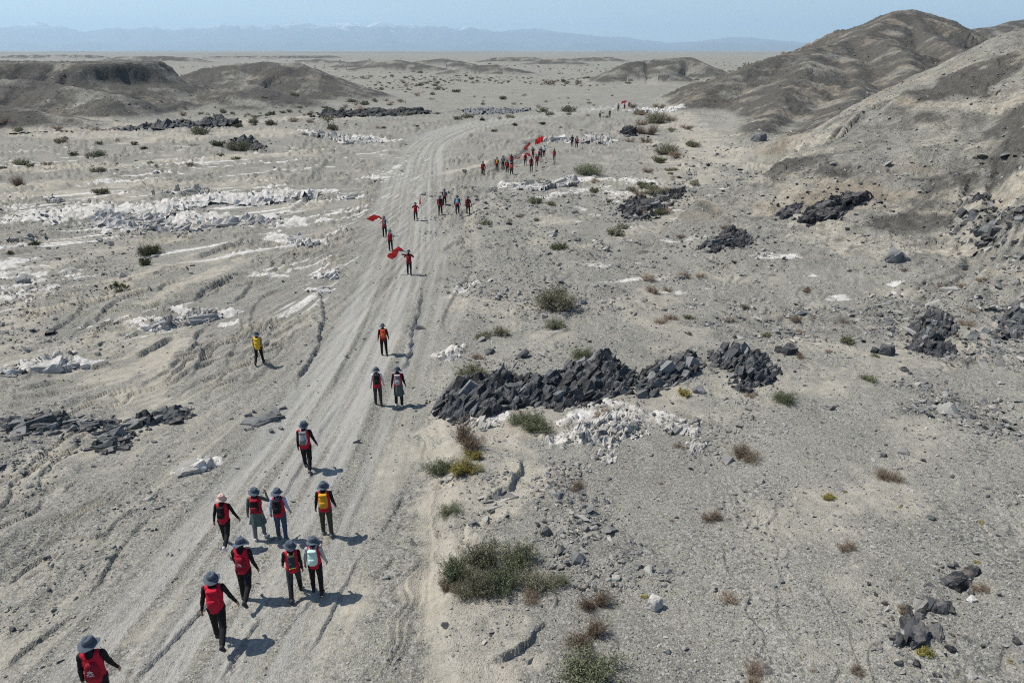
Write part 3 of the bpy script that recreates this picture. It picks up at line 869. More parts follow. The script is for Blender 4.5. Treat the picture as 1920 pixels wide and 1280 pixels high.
ROCKS = {}
for mk, mm in MATS.items():
    ROCKS[mk] = dict(
        big=[rock_mesh('rock_mesh', 100 + i, mm, 16, 'blocky', 3) for i in range(6)],
        slab=[rock_mesh('slab_mesh', 200 + i, mm, 13, 'slab', 2) for i in range(6)],
        small=[rock_mesh('stone_mesh', 300 + i, mm, 12, 'round') for i in range(6)])

def in_poly(x, y, poly):
    c = False; j = len(poly) - 1
    for i in range(len(poly)):
        xi, yi = poly[i]; xj, yj = poly[j]
        if (yi > y) != (yj > y) and x < (xj - xi) * (y - yi) / (yj - yi) + xi: c = not c
        j = i
    return c

def poly_dist(x, y, poly):
    a = np.array(list(poly) + [poly[0]], float)
    return seg_dist(np.array([x]), np.array([y]), a)[0][0]

def outcrop(poly, n, size, mat, label, mound=.5, kind='slab', long=1.7, az=35, tilt=18, seed=0, cat='rock outcrop', group=None, rubble=60, name='rock_outcrop', jit=14, mats=None, flatk=.55):
    """rocks scattered over a pixel outline put on the ground, taller towards the middle; az = strike from +x"""
    OUT.append(dict(poly=poly, n=n, size=size, mat=mat, label=label, mound=mound, kind=kind, long=long, az=az, tilt=tilt, seed=seed, cat=cat, group=group,
                    rubble=rubble, name=name, jit=jit, mats=mats, flatk=flatk))

OUT = []

def build_outcrops():
    allp = [q for o in OUT for q in o['poly']]
    W_ = place([q[0] for q in allp], [q[1] for q in allp])[:, :2]; k = 0
    XS = []; YS = []
    for o in OUT:
        wpl = [tuple(q) for q in W_[k:k + len(o['poly'])]]; k += len(o['poly']); o['wpl'] = wpl
        r = o['r'] = random.Random(o['seed'] * 31 + 5)
        x0, x1 = min(q[0] for q in wpl), max(q[0] for q in wpl); y0, y1 = min(q[1] for q in wpl), max(q[1] for q in wpl)
        pts = []; tries = 0
        while len(pts) < o['n'] and tries < o['n'] * 60:
            tries += 1
            x = r.uniform(x0, x1); y = r.uniform(y0, y1)
            if in_poly(x, y, wpl): pts.append((x, y))
        dd = seg_dist(np.array([q[0] for q in pts]), np.array([q[1] for q in pts]), np.array(wpl + [wpl[0]]))[0]
        o['pts'] = [(q[0], q[1], d) for q, d in zip(pts, dd)]
        o['c'] = (sum(q[0] for q in pts) / len(pts), sum(q[1] for q in pts) / len(pts))
        rx = []; ry = []
        for i in range(o['rubble']):
            q = pts[r.randrange(len(pts))]; a = r.uniform(0, 6.283); e = abs(r.gauss(0, 1)) * o['size'][1] * 1.4
            rx.append(q[0] + e * math.cos(a)); ry.append(q[1] + e * math.sin(a))
        gx = gy = np.zeros(0)
        if o['mound'] > .12:
            g = 64 if o['n'] > 70 and o['mound'] > .35 else 30; A, B = np.meshgrid(np.linspace(x0, x1, g * 2), np.linspace(y0, y1, g)); gx, gy = A.ravel(), B.ravel(); o['shape'] = A.shape
        o['rx'], o['ry'], o['gx'], o['gy'] = rx, ry, gx, gy
        xs = np.concatenate([[q[0] for q in pts], [o['c'][0]], rx, gx]); ys = np.concatenate([[q[1] for q in pts], [o['c'][1]], ry, gy])
        o['len'] = len(xs); XS.append(xs); YS.append(ys)
    Z_ = hz(np.concatenate(XS), np.concatenate(YS), .1); k = 0
    for o in OUT:
        z = Z_[k:k + o['len']]; k += o['len']
        n = len(o['pts']); build_outcrop(o, z[:n], float(z[n]), z[n + 1:n + 1 + len(o['rx'])], z[n + 1 + len(o['rx']):])

def build_outcrop(o_, Z, cz, RZ, GZ):
    pts, wpl, r, size, mat, mats, kind, mound, long, az, tilt, jit, flatk = (o_[q] for q in ('pts', 'wpl', 'r', 'size', 'mat', 'mats', 'kind', 'mound', 'long', 'az', 'tilt', 'jit', 'flatk'))
    cx, cy = o_['c']; dm = max(q[2] for q in pts) + 1e-6
    root = empty(o_['name'], (cx, cy, cz)); tag(root, o_['label'], o_['cat'], o_['group'])
    for (x, y, d), z in zip(pts, Z):
        e = d / dm
        s = (size[0] + (size[1] - size[0]) * r.random() ** 1.6) * (.55 + .75 * e)
        bn = .30 + 1.0 * float(np.clip(noise2(np.array([x / size[1] / 2.4]), np.array([y / size[1] / 1.8]), 60)[0] + .55, 0, 1))
        if kind == 'mix': kk = 'slab' if r.random() < .55 else 'big'
        else: kk = kind
        mk = mat if not mats else r.choice(mats)
        me = r.choice(ROCKS[mk][kk] if s > .12 else ROCKS[mk]['small'])
        o = link('rock', me, None, root)
        h = mound * (e ** .7) * r.uniform(.6, 1.15) * bn
        o.location = (x - cx, y - cy, z - cz + h - s * (.30 if mat in ('white', 'pale') else .24))
        o.rotation_euler = (math.radians(r.gauss(0, jit)), -math.radians(tilt + r.gauss(0, jit)), math.radians(az + r.gauss(0, jit)))
        o.scale = (s * long * .5, s * .5 * r.uniform(.6, 1.1), s * flatk * r.uniform(.5, 1.0))
    if len(GZ):
        # the body of the outcrop under the blocks
        A, B = o_['gx'], o_['gy']
        dd = seg_dist(A, B, np.array(wpl + [wpl[0]]))[0]
        ins = np.array([in_poly(a, b, wpl) for a, b in zip(A, B)])
        ca_, sa_ = math.cos(math.radians(az)), math.sin(math.radians(az))
        k_ = size[1]
        f1, f2, idh, ox, oy = worley((A * ca_ + B * sa_) / k_ / 1.7, (B * ca_ - A * sa_) / k_ / .6, 70)
        f3, f4, h2, _a, _b = worley(A / k_ / .45, B / k_ / .35, 75)
        zz = GZ + np.where(ins, mound * 1.0 * (np.clip(dd / dm, 0, 1) ** .7) * (.25 + 1.0 * np.clip(noise2(A / k_ / 2.4, B / k_ / 1.8, 60) + .5, 0, 1)) - .06 + (idh - .45) * k_ * .60 + .35 * k_ * ox * (idh - .3) + .45 * k_ * (.3 - np.abs(oy)) + (h2 - .5) * k_ * .28 - .02, -.3)
        idx = np.arange(A.size).reshape(o_['shape'])
        fc = np.stack([idx[:-1, :-1], idx[:-1, 1:], idx[1:, 1:], idx[1:, :-1]], -1).reshape(-1, 4)
        fc = fc[ins[fc].all(1)]
        link('bedrock', mesh_np('bedrock', np.column_stack([A - cx, B - cy, zz - cz]), fc, False), MATS[mat], root)
    if o_['rubble']:
        V = []; Fc = []; k = 0
        for x, y, z in zip(o_['rx'], o_['ry'], RZ):
            co, fcs = SMALL_CO[mat][r.randrange(6)]; s = size[1] * r.uniform(.06, .22)
            co = co * s * np.array([r.uniform(.7, 1.3), r.uniform(.6, 1), r.uniform(.5, .9)])
            a = r.uniform(0, 6.28); c_, s_ = math.cos(a), math.sin(a)
            co = np.column_stack([co[:, 0] * c_ - co[:, 1] * s_ + x - cx, co[:, 0] * s_ + co[:, 1] * c_ + y - cy, co[:, 2] + z - cz + s * .2])
            V.append(co); Fc.append(fcs + k); k += len(co)
        o = link('rubble', mesh_np('rubble', np.vstack(V), np.vstack(Fc), False), MATS[mat], root)
        o['kind'] = 'stuff'
    return root

def _co(me):
    co = np.empty(len(me.vertices) * 3); me.vertices.foreach_get('co', co)
    return co.reshape(-1, 3), np.array([list(p.vertices) for p in me.polygons if len(p.vertices) == 3])
SMALL_CO = {mk: [_co(m) for m in ROCKS[mk]['small']] for mk in MATS}

def boulder(px, py, w, h, mat, label, seed, name='boulder', cat='boulder', group=None, rot=None, asp=1.0, kind='big'):
    """single rock: w,h = width and height in m"""
    BOULD.append((px, py, w, h, mat, label, seed, name, cat, group, rot, asp, kind))

BOULD = []
def build_boulder(p, px, py, w, h, mat, label, seed, name, cat, group, rot, asp, kind):
    r = random.Random(seed)
    o = link(name, ROCKS[mat][kind][seed % 6], None)
    o.location = (p[0], p[1], p[2] + h * .22)
    o.scale = (w * .5, w * .5 * asp, h * .62)
    o.rotation_euler = (r.uniform(-.25, .25), r.uniform(-.25, .25), r.uniform(0, 6.28) if rot is None else rot)
    tag(o, label, cat, group)
    return o

outcrop([(808, 785), (822, 745), (880, 712), (940, 702), (1010, 712), (1060, 690), (1110, 672), (1150, 670), (1180, 690), (1200, 715), (1182, 742), (1120, 765), (1060, 776), (1000, 768), (950, 775), (890, 800), (840, 797)], 300, (.14, .50), 'black',
        'largest jagged black rock ridge of tilted slabs right of the track', .66, 'mix', 2.1, 44, 28, 1, rubble=420, mats=['black', 'black', 'black', 'black', 'grey'], jit=16, flatk=.8)
outcrop([(1182, 720), (1215, 690), (1255, 672), (1300, 668), (1322, 690), (1300, 712), (1262, 732), (1215, 752), (1195, 745)], 80, (.16, .5), 'black',
        'middle black slab outcrop between the long ridge and the rocky mound', .4, 'mix', 1.9, 42, 26, 2, rubble=140, jit=16, flatk=.75, mats=['black', 'black', 'grey'])
outcrop([(1325, 670), (1370, 658), (1430, 668), (1468, 705), (1440, 725), (1385, 738), (1362, 722), (1375, 700), (1340, 690)], 95, (.18, .55), 'black',
        'black rocky mound of tilted blocks at the right end of the ridge', .65, 'mix', 1.7, 50, 28, 3, rubble=140, jit=16, flatk=.8, mats=['black', 'black', 'grey'])
outcrop([(1058, 830), (1075, 795), (1110, 778), (1160, 772), (1215, 795), (1220, 822), (1170, 830), (1158, 850), (1160, 876), (1120, 872), (1095, 868), (1120, 845), (1090, 838)], 220, (.07, .30), 'pale',
        'pale crumbly rock outcrop below the black ridge', .30, 'mix', 1.3, 60, 12, 4, rubble=150, mats=['pale', 'pale', 'white', 'grey'])
outcrop([(1238, 808), (1260, 796), (1300, 790), (1325, 800), (1318, 815), (1328, 835), (1318, 852), (1290, 855), (1280, 838), (1292, 820), (1255, 818)], 46, (.10, .36), 'pale',
        'small pale rock outcrop to the right of the crumbly one', .16, 'mix', 1.3, 40, 10, 5, rubble=60, mats=['pale', 'white', 'grey'])
outcrop([(1690, 655), (1712, 630), (1700, 605), (1745, 590), (1790, 590), (1798, 625), (1775, 640), (1798, 662), (1770, 680), (1735, 668)], 140, (.14, .5), 'black',
        'dark rock outcrop of stacked blocks at the foot of the right slope', .5, 'mix', 1.5, 60, 15, 6, rubble=110, mats=['black', 'grey', 'black'])
outcrop([(0, 788), (60, 782), (110, 775), (160, 782), (230, 790), (300, 768), (362, 762), (370, 778), (330, 795), (270, 800), (262, 822), (235, 850), (178, 852), (162, 838), (180, 812), (110, 812), (60, 838), (30, 828), (0, 806)], 180, (.16, .56), 'grey',
        'low band of grey-black rocks crossing the left bank', .20, 'mix', 1.7, 25, 6, 7, rubble=120, mats=['grey', 'grey', 'black'])
outcrop([(452, 806), (470, 788), (500, 775), (524, 770), (522, 785), (498, 798), (470, 806)], 7, (.5, .85), 'grey',
        'grey-green rock pair lying alone left of the track', .08, 'big', 1.5, 40, 5, 8, rubble=14, name='rock', cat='rock')
outcrop([(328, 882), (355, 868), (378, 858), (398, 868), (392, 888), (360, 892)], 9, (.25, .5), 'white',
        'small white rock lying alone on the left river bed', .06, 'mix', 1.6, 30, 8, 9, rubble=20, name='rock', cat='rock')
outcrop([(1675, 1205), (1690, 1180), (1720, 1160), (1755, 1165), (1765, 1190), (1745, 1215), (1715, 1222)], 6, (.50, .72), 'black',
        'largest cracked black boulders at the lower right corner', .16, 'big', 1.2, 60, 10, 10, rubble=16, name='rock', cat='rock')
outcrop([(1700, 1150), (1730, 1130), (1775, 1125), (1785, 1145), (1760, 1160), (1715, 1165)], 10, (.22, .42), 'black',
        'grey and black stones heaped just above the lower right boulders', .10, 'mix', 1.3, 60, 10, 11, rubble=26, name='rock', cat='rock', mats=['black', 'black', 'pale'])
outcrop([(1738, 1108), (1755, 1085), (1790, 1065), (1830, 1065), (1835, 1078), (1805, 1090), (1832, 1115), (1805, 1120), (1780, 1100)], 8, (.35, .6), 'black',
        'black rocks in a short row uppermost of the lower right group', .08, 'big', 1.3, 30, 6, 12, rubble=16, name='rock', cat='rock')
outcrop([(802, 905), (820, 888), (850, 880), (858, 895), (835, 912), (812, 918)], 14, (.10, .3), 'pale',
        'small pale and dark stones under the green bush by the bank', .1, 'mix', 1.3, 40, 10, 13, rubble=40, mats=['pale', 'grey'], name='rock', cat='rocks')
outcrop([(890, 945), (910, 930), (960, 920), (970, 930), (945, 950), (905, 962)], 14, (.14, .42), 'pale',
        'flat pale sandstone ledge at the edge of the sand bank', .05, 'slab', 2.2, 35, 4, 14, rubble=30, name='rock_ledge', cat='rock', flatk=.3)
outcrop([(1150, 395), (1200, 370), (1280, 352), (1290, 365), (1262, 385), (1240, 410), (1180, 415)], 46, (.5, 1.2), 'black',
        'dark ragged rocks amid the broken ground, above the lone boulder', .30, 'mix', 1.6, 30, 10, 15, rubble=70, mats=['black', 'grey'])
outcrop([(1300, 470), (1330, 455), (1350, 435), (1390, 432), (1412, 452), (1400, 465), (1340, 478)], 40, (.35, .9), 'black',
        'black rock outcrop between the shrubs in the middle of the right flat', .3, 'mix', 1.5, 30, 10, 16, rubble=60, mats=['black', 'grey'])
outcrop([(1500, 410), (1530, 385), (1590, 362), (1650, 352), (1660, 370), (1600, 385), (1545, 415), (1510, 422)], 62, (.5, 1.2), 'black',
        'long black rock band low on the near right slope', .35, 'mix', 1.9, 35, 10, 17, rubble=90)
outcrop([(1452, 402), (1475, 385), (1505, 385), (1500, 402), (1470, 408)], 14, (.5, 1.1), 'black',
        'compact black rock knob at the left end of the slope rocks', .35, 'mix', 1.6, 25, 10, 18, rubble=24)
outcrop([(1770, 430), (1800, 380), (1860, 372), (1925, 390), (1930, 450), (1860, 480), (1800, 470)], 90, (.3, .9), 'black',
        'wide scatter of dark rocks on the near slope at the right edge', .12, 'mix', 1.4, 40, 8, 19, rubble=150, mats=['black', 'grey'])
outcrop([(1850, 650), (1862, 600), (1890, 565), (1930, 560), (1930, 640), (1890, 640)], 60, (.2, .55), 'black',
        'dark rocks spilling down beside the right edge', .15, 'mix', 1.4, 50, 8, 20, rubble=120, mats=['black', 'grey'])
outcrop([(1790, 650), (1820, 632), (1850, 618), (1852, 632), (1830, 648)], 6, (.35, .8), 'grey',
        'single leaning grey rock left of the right edge scatter', .1, 'big', 1.6, 50, 15, 21, rubble=16, name='rock', cat='rock')
outcrop([(200, 245), (300, 235), (450, 224), (452, 236), (340, 243), (230, 248)], 60, (.8, 2.4), 'black',
        'long far black rock band at the foot of the mesa', .4, 'mix', 1.6, 10, 6, 22, rubble=60)
outcrop([(590, 212), (700, 206), (800, 206), (830, 214), (720, 220), (600, 222)], 60, (.6, 1.8), 'black',
        'far black rock band beyond the left bend of the river', .3, 'mix', 1.6, 5, 6, 23, rubble=60)
outcrop([(860, 208), (940, 204), (1000, 206), (960, 214), (880, 216)], 34, (.5, 1.5), 'grey',
        'far grey rocks beyond the track bend', .2, 'mix', 1.6, 5, 6, 24, rubble=40)
outcrop([(1162, 252), (1175, 243), (1190, 246), (1195, 255), (1175, 258)], 14, (.8, 1.8), 'black',
        'black rock heap beside the far shrubs right of the walkers', .6, 'mix', 1.3, 10, 6, 25, rubble=16)
outcrop([(430, 266), (460, 262), (495, 272), (500, 284), (460, 280), (435, 276)], 18, (.6, 1.6), 'black',
        'black rocks round the round green bush on the far left flat', .2, 'mix', 1.4, 10, 6, 26, rubble=20)
outcrop([(250, 420), (330, 385), (400, 374), (470, 378), (540, 367), (600, 361), (598, 370), (545, 376), (480, 388), (400, 384), (345, 396), (290, 425)], 200, (.25, 1.0), 'white',
        'upper long white rock ledge on the left bank', .16, 'mix', 1.8, 15, 5, 27, flatk=.30, rubble=220, mats=['white', 'white', 'pale'])
outcrop([(140, 425), (200, 402), (300, 405), (330, 420), (420, 412), (530, 412), (540, 420), (450, 426), (340, 440), (240, 434)], 240, (.25, 1.0), 'white',
        'lower broad white rock ledge on the left bank', .16, 'mix', 1.8, 15, 5, 28, flatk=.30, rubble=240, mats=['white', 'white', 'pale'])
outcrop([(60, 698), (75, 684), (110, 676), (148, 680), (146, 692), (110, 698)], 14, (.4, .95), 'white',
        'smooth white rock hump at the left edge of the bed', .18, 'big', 1.8, 10, 4, 29, rubble=10, name='rock', cat='rock')
outcrop([(148, 690), (160, 680), (185, 682), (180, 688)], 5, (.25, .5), 'white',
        'small white rock just right of the white hump', .08, 'big', 1.6, 10, 4, 30, rubble=6, name='rock', cat='rock')
outcrop([(0, 704), (20, 694), (55, 690), (50, 700), (20, 710)], 14, (.25, .6), 'grey',
        'grey rocks touching the left frame beside the white hump', .1, 'mix', 1.6, 10, 4, 31, rubble=16, name='rock', cat='rocks', mats=['grey', 'white'])
outcrop([(262, 620), (290, 606), (330, 602), (330, 616), (285, 625)], 22, (.22, .6), 'white',
        'ridged white ledge, left one in the middle of the left bed', .14, 'slab', 2.0, 30, 6, 32, rubble=40, mats=['white', 'pale'])
outcrop([(335, 612), (350, 590), (395, 580), (416, 590), (400, 604), (365, 612)], 26, (.22, .65), 'white',
        'ridged white ledge, right one in the middle of the left bed', .18, 'slab', 2.0, 30, 6, 33, rubble=40, mats=['white', 'pale', 'grey'])
outcrop([(528, 456), (560, 450), (600, 456), (585, 466), (550, 464)], 16, (.25, .7), 'white', 'white ledge just below the long white ledges', .14, 'slab', 1.9, 10, 5, 34, rubble=20, mats=['white', 'pale'])
outcrop([(600, 520), (615, 511), (636, 512), (638, 522), (615, 527)], 10, (.25, .55), 'white', 'white rock left of the track, upper of a pair', .1, 'mix', 1.6, 10, 5, 35, rubble=14, name='rock', cat='rock')
outcrop([(584, 552), (600, 540), (620, 538), (615, 549)], 9, (.22, .5), 'white', 'white rock left of the track, lower of a pair', .1, 'mix', 1.8, 20, 5, 36, rubble=12, name='rock', cat='rock')
outcrop([(640, 374), (655, 368), (678, 370), (676, 378), (650, 378)], 10, (.35, .8), 'white', 'ring of flat white rock left of the far track', .08, 'slab', 1.8, 10, 3, 37, rubble=10, name='rock', cat='rock')
outcrop([(825, 672), (838, 664), (858, 656), (863, 668), (845, 682), (830, 680)], 10, (.25, .5), 'white', 'white rock on the right bank above the black ridge', .14, 'mix', 1.6, 30, 10, 38, rubble=24, name='rock', cat='rock')
outcrop([(1012, 268), (1020, 261), (1100, 262), (1150, 264), (1148, 271), (1080, 270)], 44, (.5, 1.4), 'white', 'straight white rock ledge behind the far flag bearers', .16, 'slab', 2.0, 0, 3, 39, rubble=30, mats=['white', 'white', 'pale'])
outcrop([(1178, 211), (1200, 206), (1255, 204), (1272, 212), (1230, 214)], 26, (.6, 1.6), 'white', 'white ledge at the foot of the dark hill', .2, 'slab', 1.9, 0, 3, 40, rubble=20)
outcrop([(630, 270), (650, 262), (700, 262), (722, 268), (690, 272)], 22, (.5, 1.5), 'white', 'white rocks beyond the track, left of the bend', .2, 'slab', 1.9, 0, 3, 41, rubble=20)
outcrop([(560, 254), (600, 248), (640, 254), (668, 262), (630, 266), (590, 260)], 26, (.5, 1.4), 'white', 'white stepped ledge farther left of the bend', .2, 'slab', 1.9, 0, 3, 42, rubble=20)
outcrop([(945, 356), (970, 348), (1030, 344), (1090, 340), (1080, 350), (1010, 360)], 40, (.4, 1.3), 'white', 'white ledge at the left end of the broken ground', .15, 'slab', 1.9, 20, 4, 43, rubble=50, mats=['white', 'pale', 'pale'])
outcrop([(280, 368), (330, 360), (395, 360), (392, 367), (330, 370)], 22, (.4, 1.1), 'pale', 'thin dark-edged ledge above the long white ledges', .15, 'slab', 1.9, 5, 3, 44, rubble=30, mats=['white', 'grey', 'pale'])
outcrop([(85, 378), (100, 370), (116, 378), (110, 384)], 7, (.5, 1.2), 'pale', 'pale hump left of the white ledges', .2, 'big', 1.6, 5, 3, 45, rubble=12, name='rock', cat='rock', mats=['pale', 'grey'])
outcrop([(870, 795), (900, 785), (950, 790), (940, 806), (900, 812)], 22, (.12, .38), 'pale', 'pale splintered rock tucked under the black ridge', .06, 'slab', 2.0, 60, 12, 46, rubble=40, mats=['pale', 'white'])
boulder(1225, 1140, .38, .36, 'white', 'lone white stone on the gravel below the big bush', 3)
boulder(1362, 404, 1.0, 1.2, 'pale', 'lone upright boulder with one pale lit face', 2, asp=.7)
boulder(1676, 488, 1.05, .95, 'grey', 'large rounded grey boulder on the sand at the foot of the slope', 4)
boulder(1697, 488, .5, .4, 'grey', 'small brown-grey stone just right of the large rounded boulder', 1)
boulder(1478, 662, .75, .5, 'black', 'black boulder standing free right of the slab outcrops', 5)
boulder(1460, 660, .4, .3, 'black', 'little black stone touching the free black boulder', 2)
boulder(1400, 737, .45, .28, 'black', 'small dark stone at the toe of the rocky mound', 0)
boulder(1310, 738, .55, .28, 'grey', 'flat grey stone below the middle slab outcrop', 1)
boulder(1660, 665, .75, .55, 'black', 'pointed dark rock left of the stacked block outcrop', 3, asp=.8)
boulder(1640, 662, .4, .3, 'black', 'small dark rock left of the pointed rock', 4)
boulder(1695, 697, .32, .2, 'black', 'low dark stone on the sand below the stacked outcrop', 2)
boulder(1730, 868, .16, .1, 'black', 'small black stone on open gravel at the right', 1)
boulder(1655, 858, .22, .12, 'black', 'flat black stone above the brown twig shrub at the right', 3)
boulder(1746, 978, .2, .12, 'grey', 'little grey stone near the lower right boulders', 4)
boulder(1822, 1272, .16, .12, 'pale', 'small pinkish stone at the bottom right', 2)
boulder(1905, 1205, .2, .07, 'black', 'small flat dark stone near the right frame, low down', 5)
boulder(1820, 1130, .2, .16, 'white', 'small white chip beside the row of black rocks', 5)
boulder(1420, 265, 2.6, 1.6, 'grey', 'blue-grey rock at the foot of the dark brown hill', 3)
boulder(835, 1178, .2, .07, 'grey', 'small dark flake on the rippled sand bank', 1)
boulder(95, 625, .55, .3, 'black', 'single dark rock on the left bed', 5)
boulder(45, 530, .9, .5, 'grey', 'grey rock on the pale ground near the left frame', 4)
boulder(1688, 82, 11, 6.5, 'black', 'black crag high on the dark brown hill', 1)

build_outcrops()
for _p, _b in zip(place([b[0] for b in BOULD], [b[1] for b in BOULD]), BOULD): build_boulder(_p, *_b)

# ---------------------------------------------------------------- loose stones: nobody could count them
def proto_collection(key, mat):
    c = bpy.data.collections.new('stones_' + key)
    for i in range(4):
        o = bpy.data.objects.new('pebble_' + key, rock_mesh('pebble_' + key, 700 + i, mat, 10, 'round')); c.objects.link(o)
    return c

def scatter(name, P3, scl, rot, coll, label):
    me = bpy.data.meshes.new(name); me.vertices.add(len(P3)); me.vertices.foreach_set('co', P3.astype(np.float32).ravel())
    a = me.attributes.new('scl', 'FLOAT_VECTOR', 'POINT'); a.data.foreach_set('vector', scl.astype(np.float32).ravel())
    a = me.attributes.new('rot', 'FLOAT_VECTOR', 'POINT'); a.data.foreach_set('vector', rot.astype(np.float32).ravel())
    o = link(name, me); tag(o, label, kind='stuff')
    ng = bpy.data.node_groups.new(name + '_scatter', 'GeometryNodeTree')
    ng.interface.new_socket('Geometry', in_out='INPUT', socket_type='NodeSocketGeometry')
    ng.interface.new_socket('Geometry', in_out='OUTPUT', socket_type='NodeSocketGeometry')
    N = ng.nodes; gi = N.new('NodeGroupInput'); go = N.new('NodeGroupOutput')
    ip = N.new('GeometryNodeInstanceOnPoints'); ci = N.new('GeometryNodeCollectionInfo')
    ci.inputs['Collection'].default_value = coll; ci.inputs['Separate Children'].default_value = True; ci.inputs['Reset Children'].default_value = True
    na = N.new('GeometryNodeInputNamedAttribute'); na.data_type = 'FLOAT_VECTOR'; na.inputs[0].default_value = 'scl'
    nb = N.new('GeometryNodeInputNamedAttribute'); nb.data_type = 'FLOAT_VECTOR'; nb.inputs[0].default_value = 'rot'
    L = ng.links
    L.new(gi.outputs[0], ip.inputs['Points']); L.new(ci.outputs[0], ip.inputs['Instance']); ip.inputs['Pick Instance'].default_value = True
    L.new(na.outputs['Attribute'], ip.inputs['Scale']); L.new(nb.outputs['Attribute'], ip.inputs['Rotation']); L.new(ip.outputs[0], go.inputs[0])
    md = o.modifiers.new('scatter', 'NODES'); md.node_group = ng
    return o

def stones():
    rg = np.random.default_rng(5)
    n = 300000
    px = rg.uniform(-150, 2070, n); py = 150 + 1230 * rg.random(n) ** .9
    xy = ground_px(px, py)
    D = np.hypot(xy[:, 0], xy[:, 1])
    z, f = height(xy[:, 0], xy[:, 1], .05, True)
    s = .017 * np.exp(rg.normal(0, .62, n)) * (D / 16) ** .72
    dens = .07 + .27 * f['right'] + .75 * f['rub'] + .25 * f['dark'] + .10 * np.clip(fbm(xy[:, 0] / 1.3, xy[:, 1] / 1.3, 3, 800) * 3, 0, 1) - .10 * f['sand'] - .10 * f['road']
    dens = np.where(f['hmask'] > .4, .5, dens)
    dens *= .4 + 1.1 * sstep(-.25, .35, fbm(xy[:, 0] / 3, xy[:, 1] / 3, 4, 803))
    keep = rg.random(n) < dens
    s = s * (1 + 1.1 * f['rub'] * rg.random(n) ** 3 * 2)
    s = np.minimum(s, .5)
    xy, z, s = xy[keep], z[keep], s[keep]; dk = f['dark'][keep]; wt = f['white'][keep]; sd_ = f['sand'][keep]
    m = len(s)
    P3 = np.column_stack([xy, z + s * .15]); sc = np.column_stack([s * rg.uniform(.8, 1.5, m), s * rg.uniform(.7, 1.1, m), s * rg.uniform(.4, .8, m)])
    rot = np.column_stack([rg.normal(0, .3, m), rg.normal(0, .3, m), rg.uniform(0, 6.28, m)])
    q = rg.random(m)
    black = q < (.16 + .5 * dk); white = (~black) & ((q > .90) | ((wt > .3) & (q > .4))); grey = ~(black | white)
    for key, mk, mat, label in (('dark', black, M_GREY, 'dark grey pebbles and stones strewn over the desert floor'),
                                ('grey', grey, M_MIDGREY, 'mid grey gravel strewn over the desert floor'),
                                ('pale', white, M_PALE, 'pale pebbles and chips strewn over the desert floor')):
        scatter('gravel', P3[mk], sc[mk], rot[mk], proto_collection(key, mat), label)

M_MIDGREY = rock_mat('mid_grey_stone', (.17, .165, .155), (.33, .32, .29))
stones()

# ---------------------------------------------------------------- desert shrubs
def leaf_mat(name, c0, c1):
    t = NT(name); t.b.inputs['Roughness'].default_value = .8; t.b.inputs['Specular IOR Level'].default_value = .15
    info = nd(t.t, 'ShaderNodeObjectInfo')
    geo = nd(t.t, 'ShaderNodeNewGeometry')
    f = t.math('ADD', t.noise(5.0, 4, .7, vec=geo.outputs['Position']), t.math('MULTIPLY', t.math('SUBTRACT', info.outputs['Random'], .5), .5))
    return t.color(t.mix(t.ramp(f, [(.3, 0.0), (.7, 1.0)]), c0, c1))
LEAF = {'g': leaf_mat('grey_green_leaves', (.130, .150, .080), (.270, .280, .175)), 'o': leaf_mat('olive_leaves', (.145, .145, .085), (.285, .27, .18)),
        'd': leaf_mat('dark_green_leaves', (.060, .068, .030), (.125, .130, .060)), 'y': leaf_mat('yellow_green_leaves', (.21, .175, .045), (.38, .32, .09)),
        'b': leaf_mat('dry_brown_twigs', (.19, .135, .090), (.36, .275, .20))}
M_TWIG = leaf_mat('woody_stems', (.10, .075, .055), (.22, .17, .125))

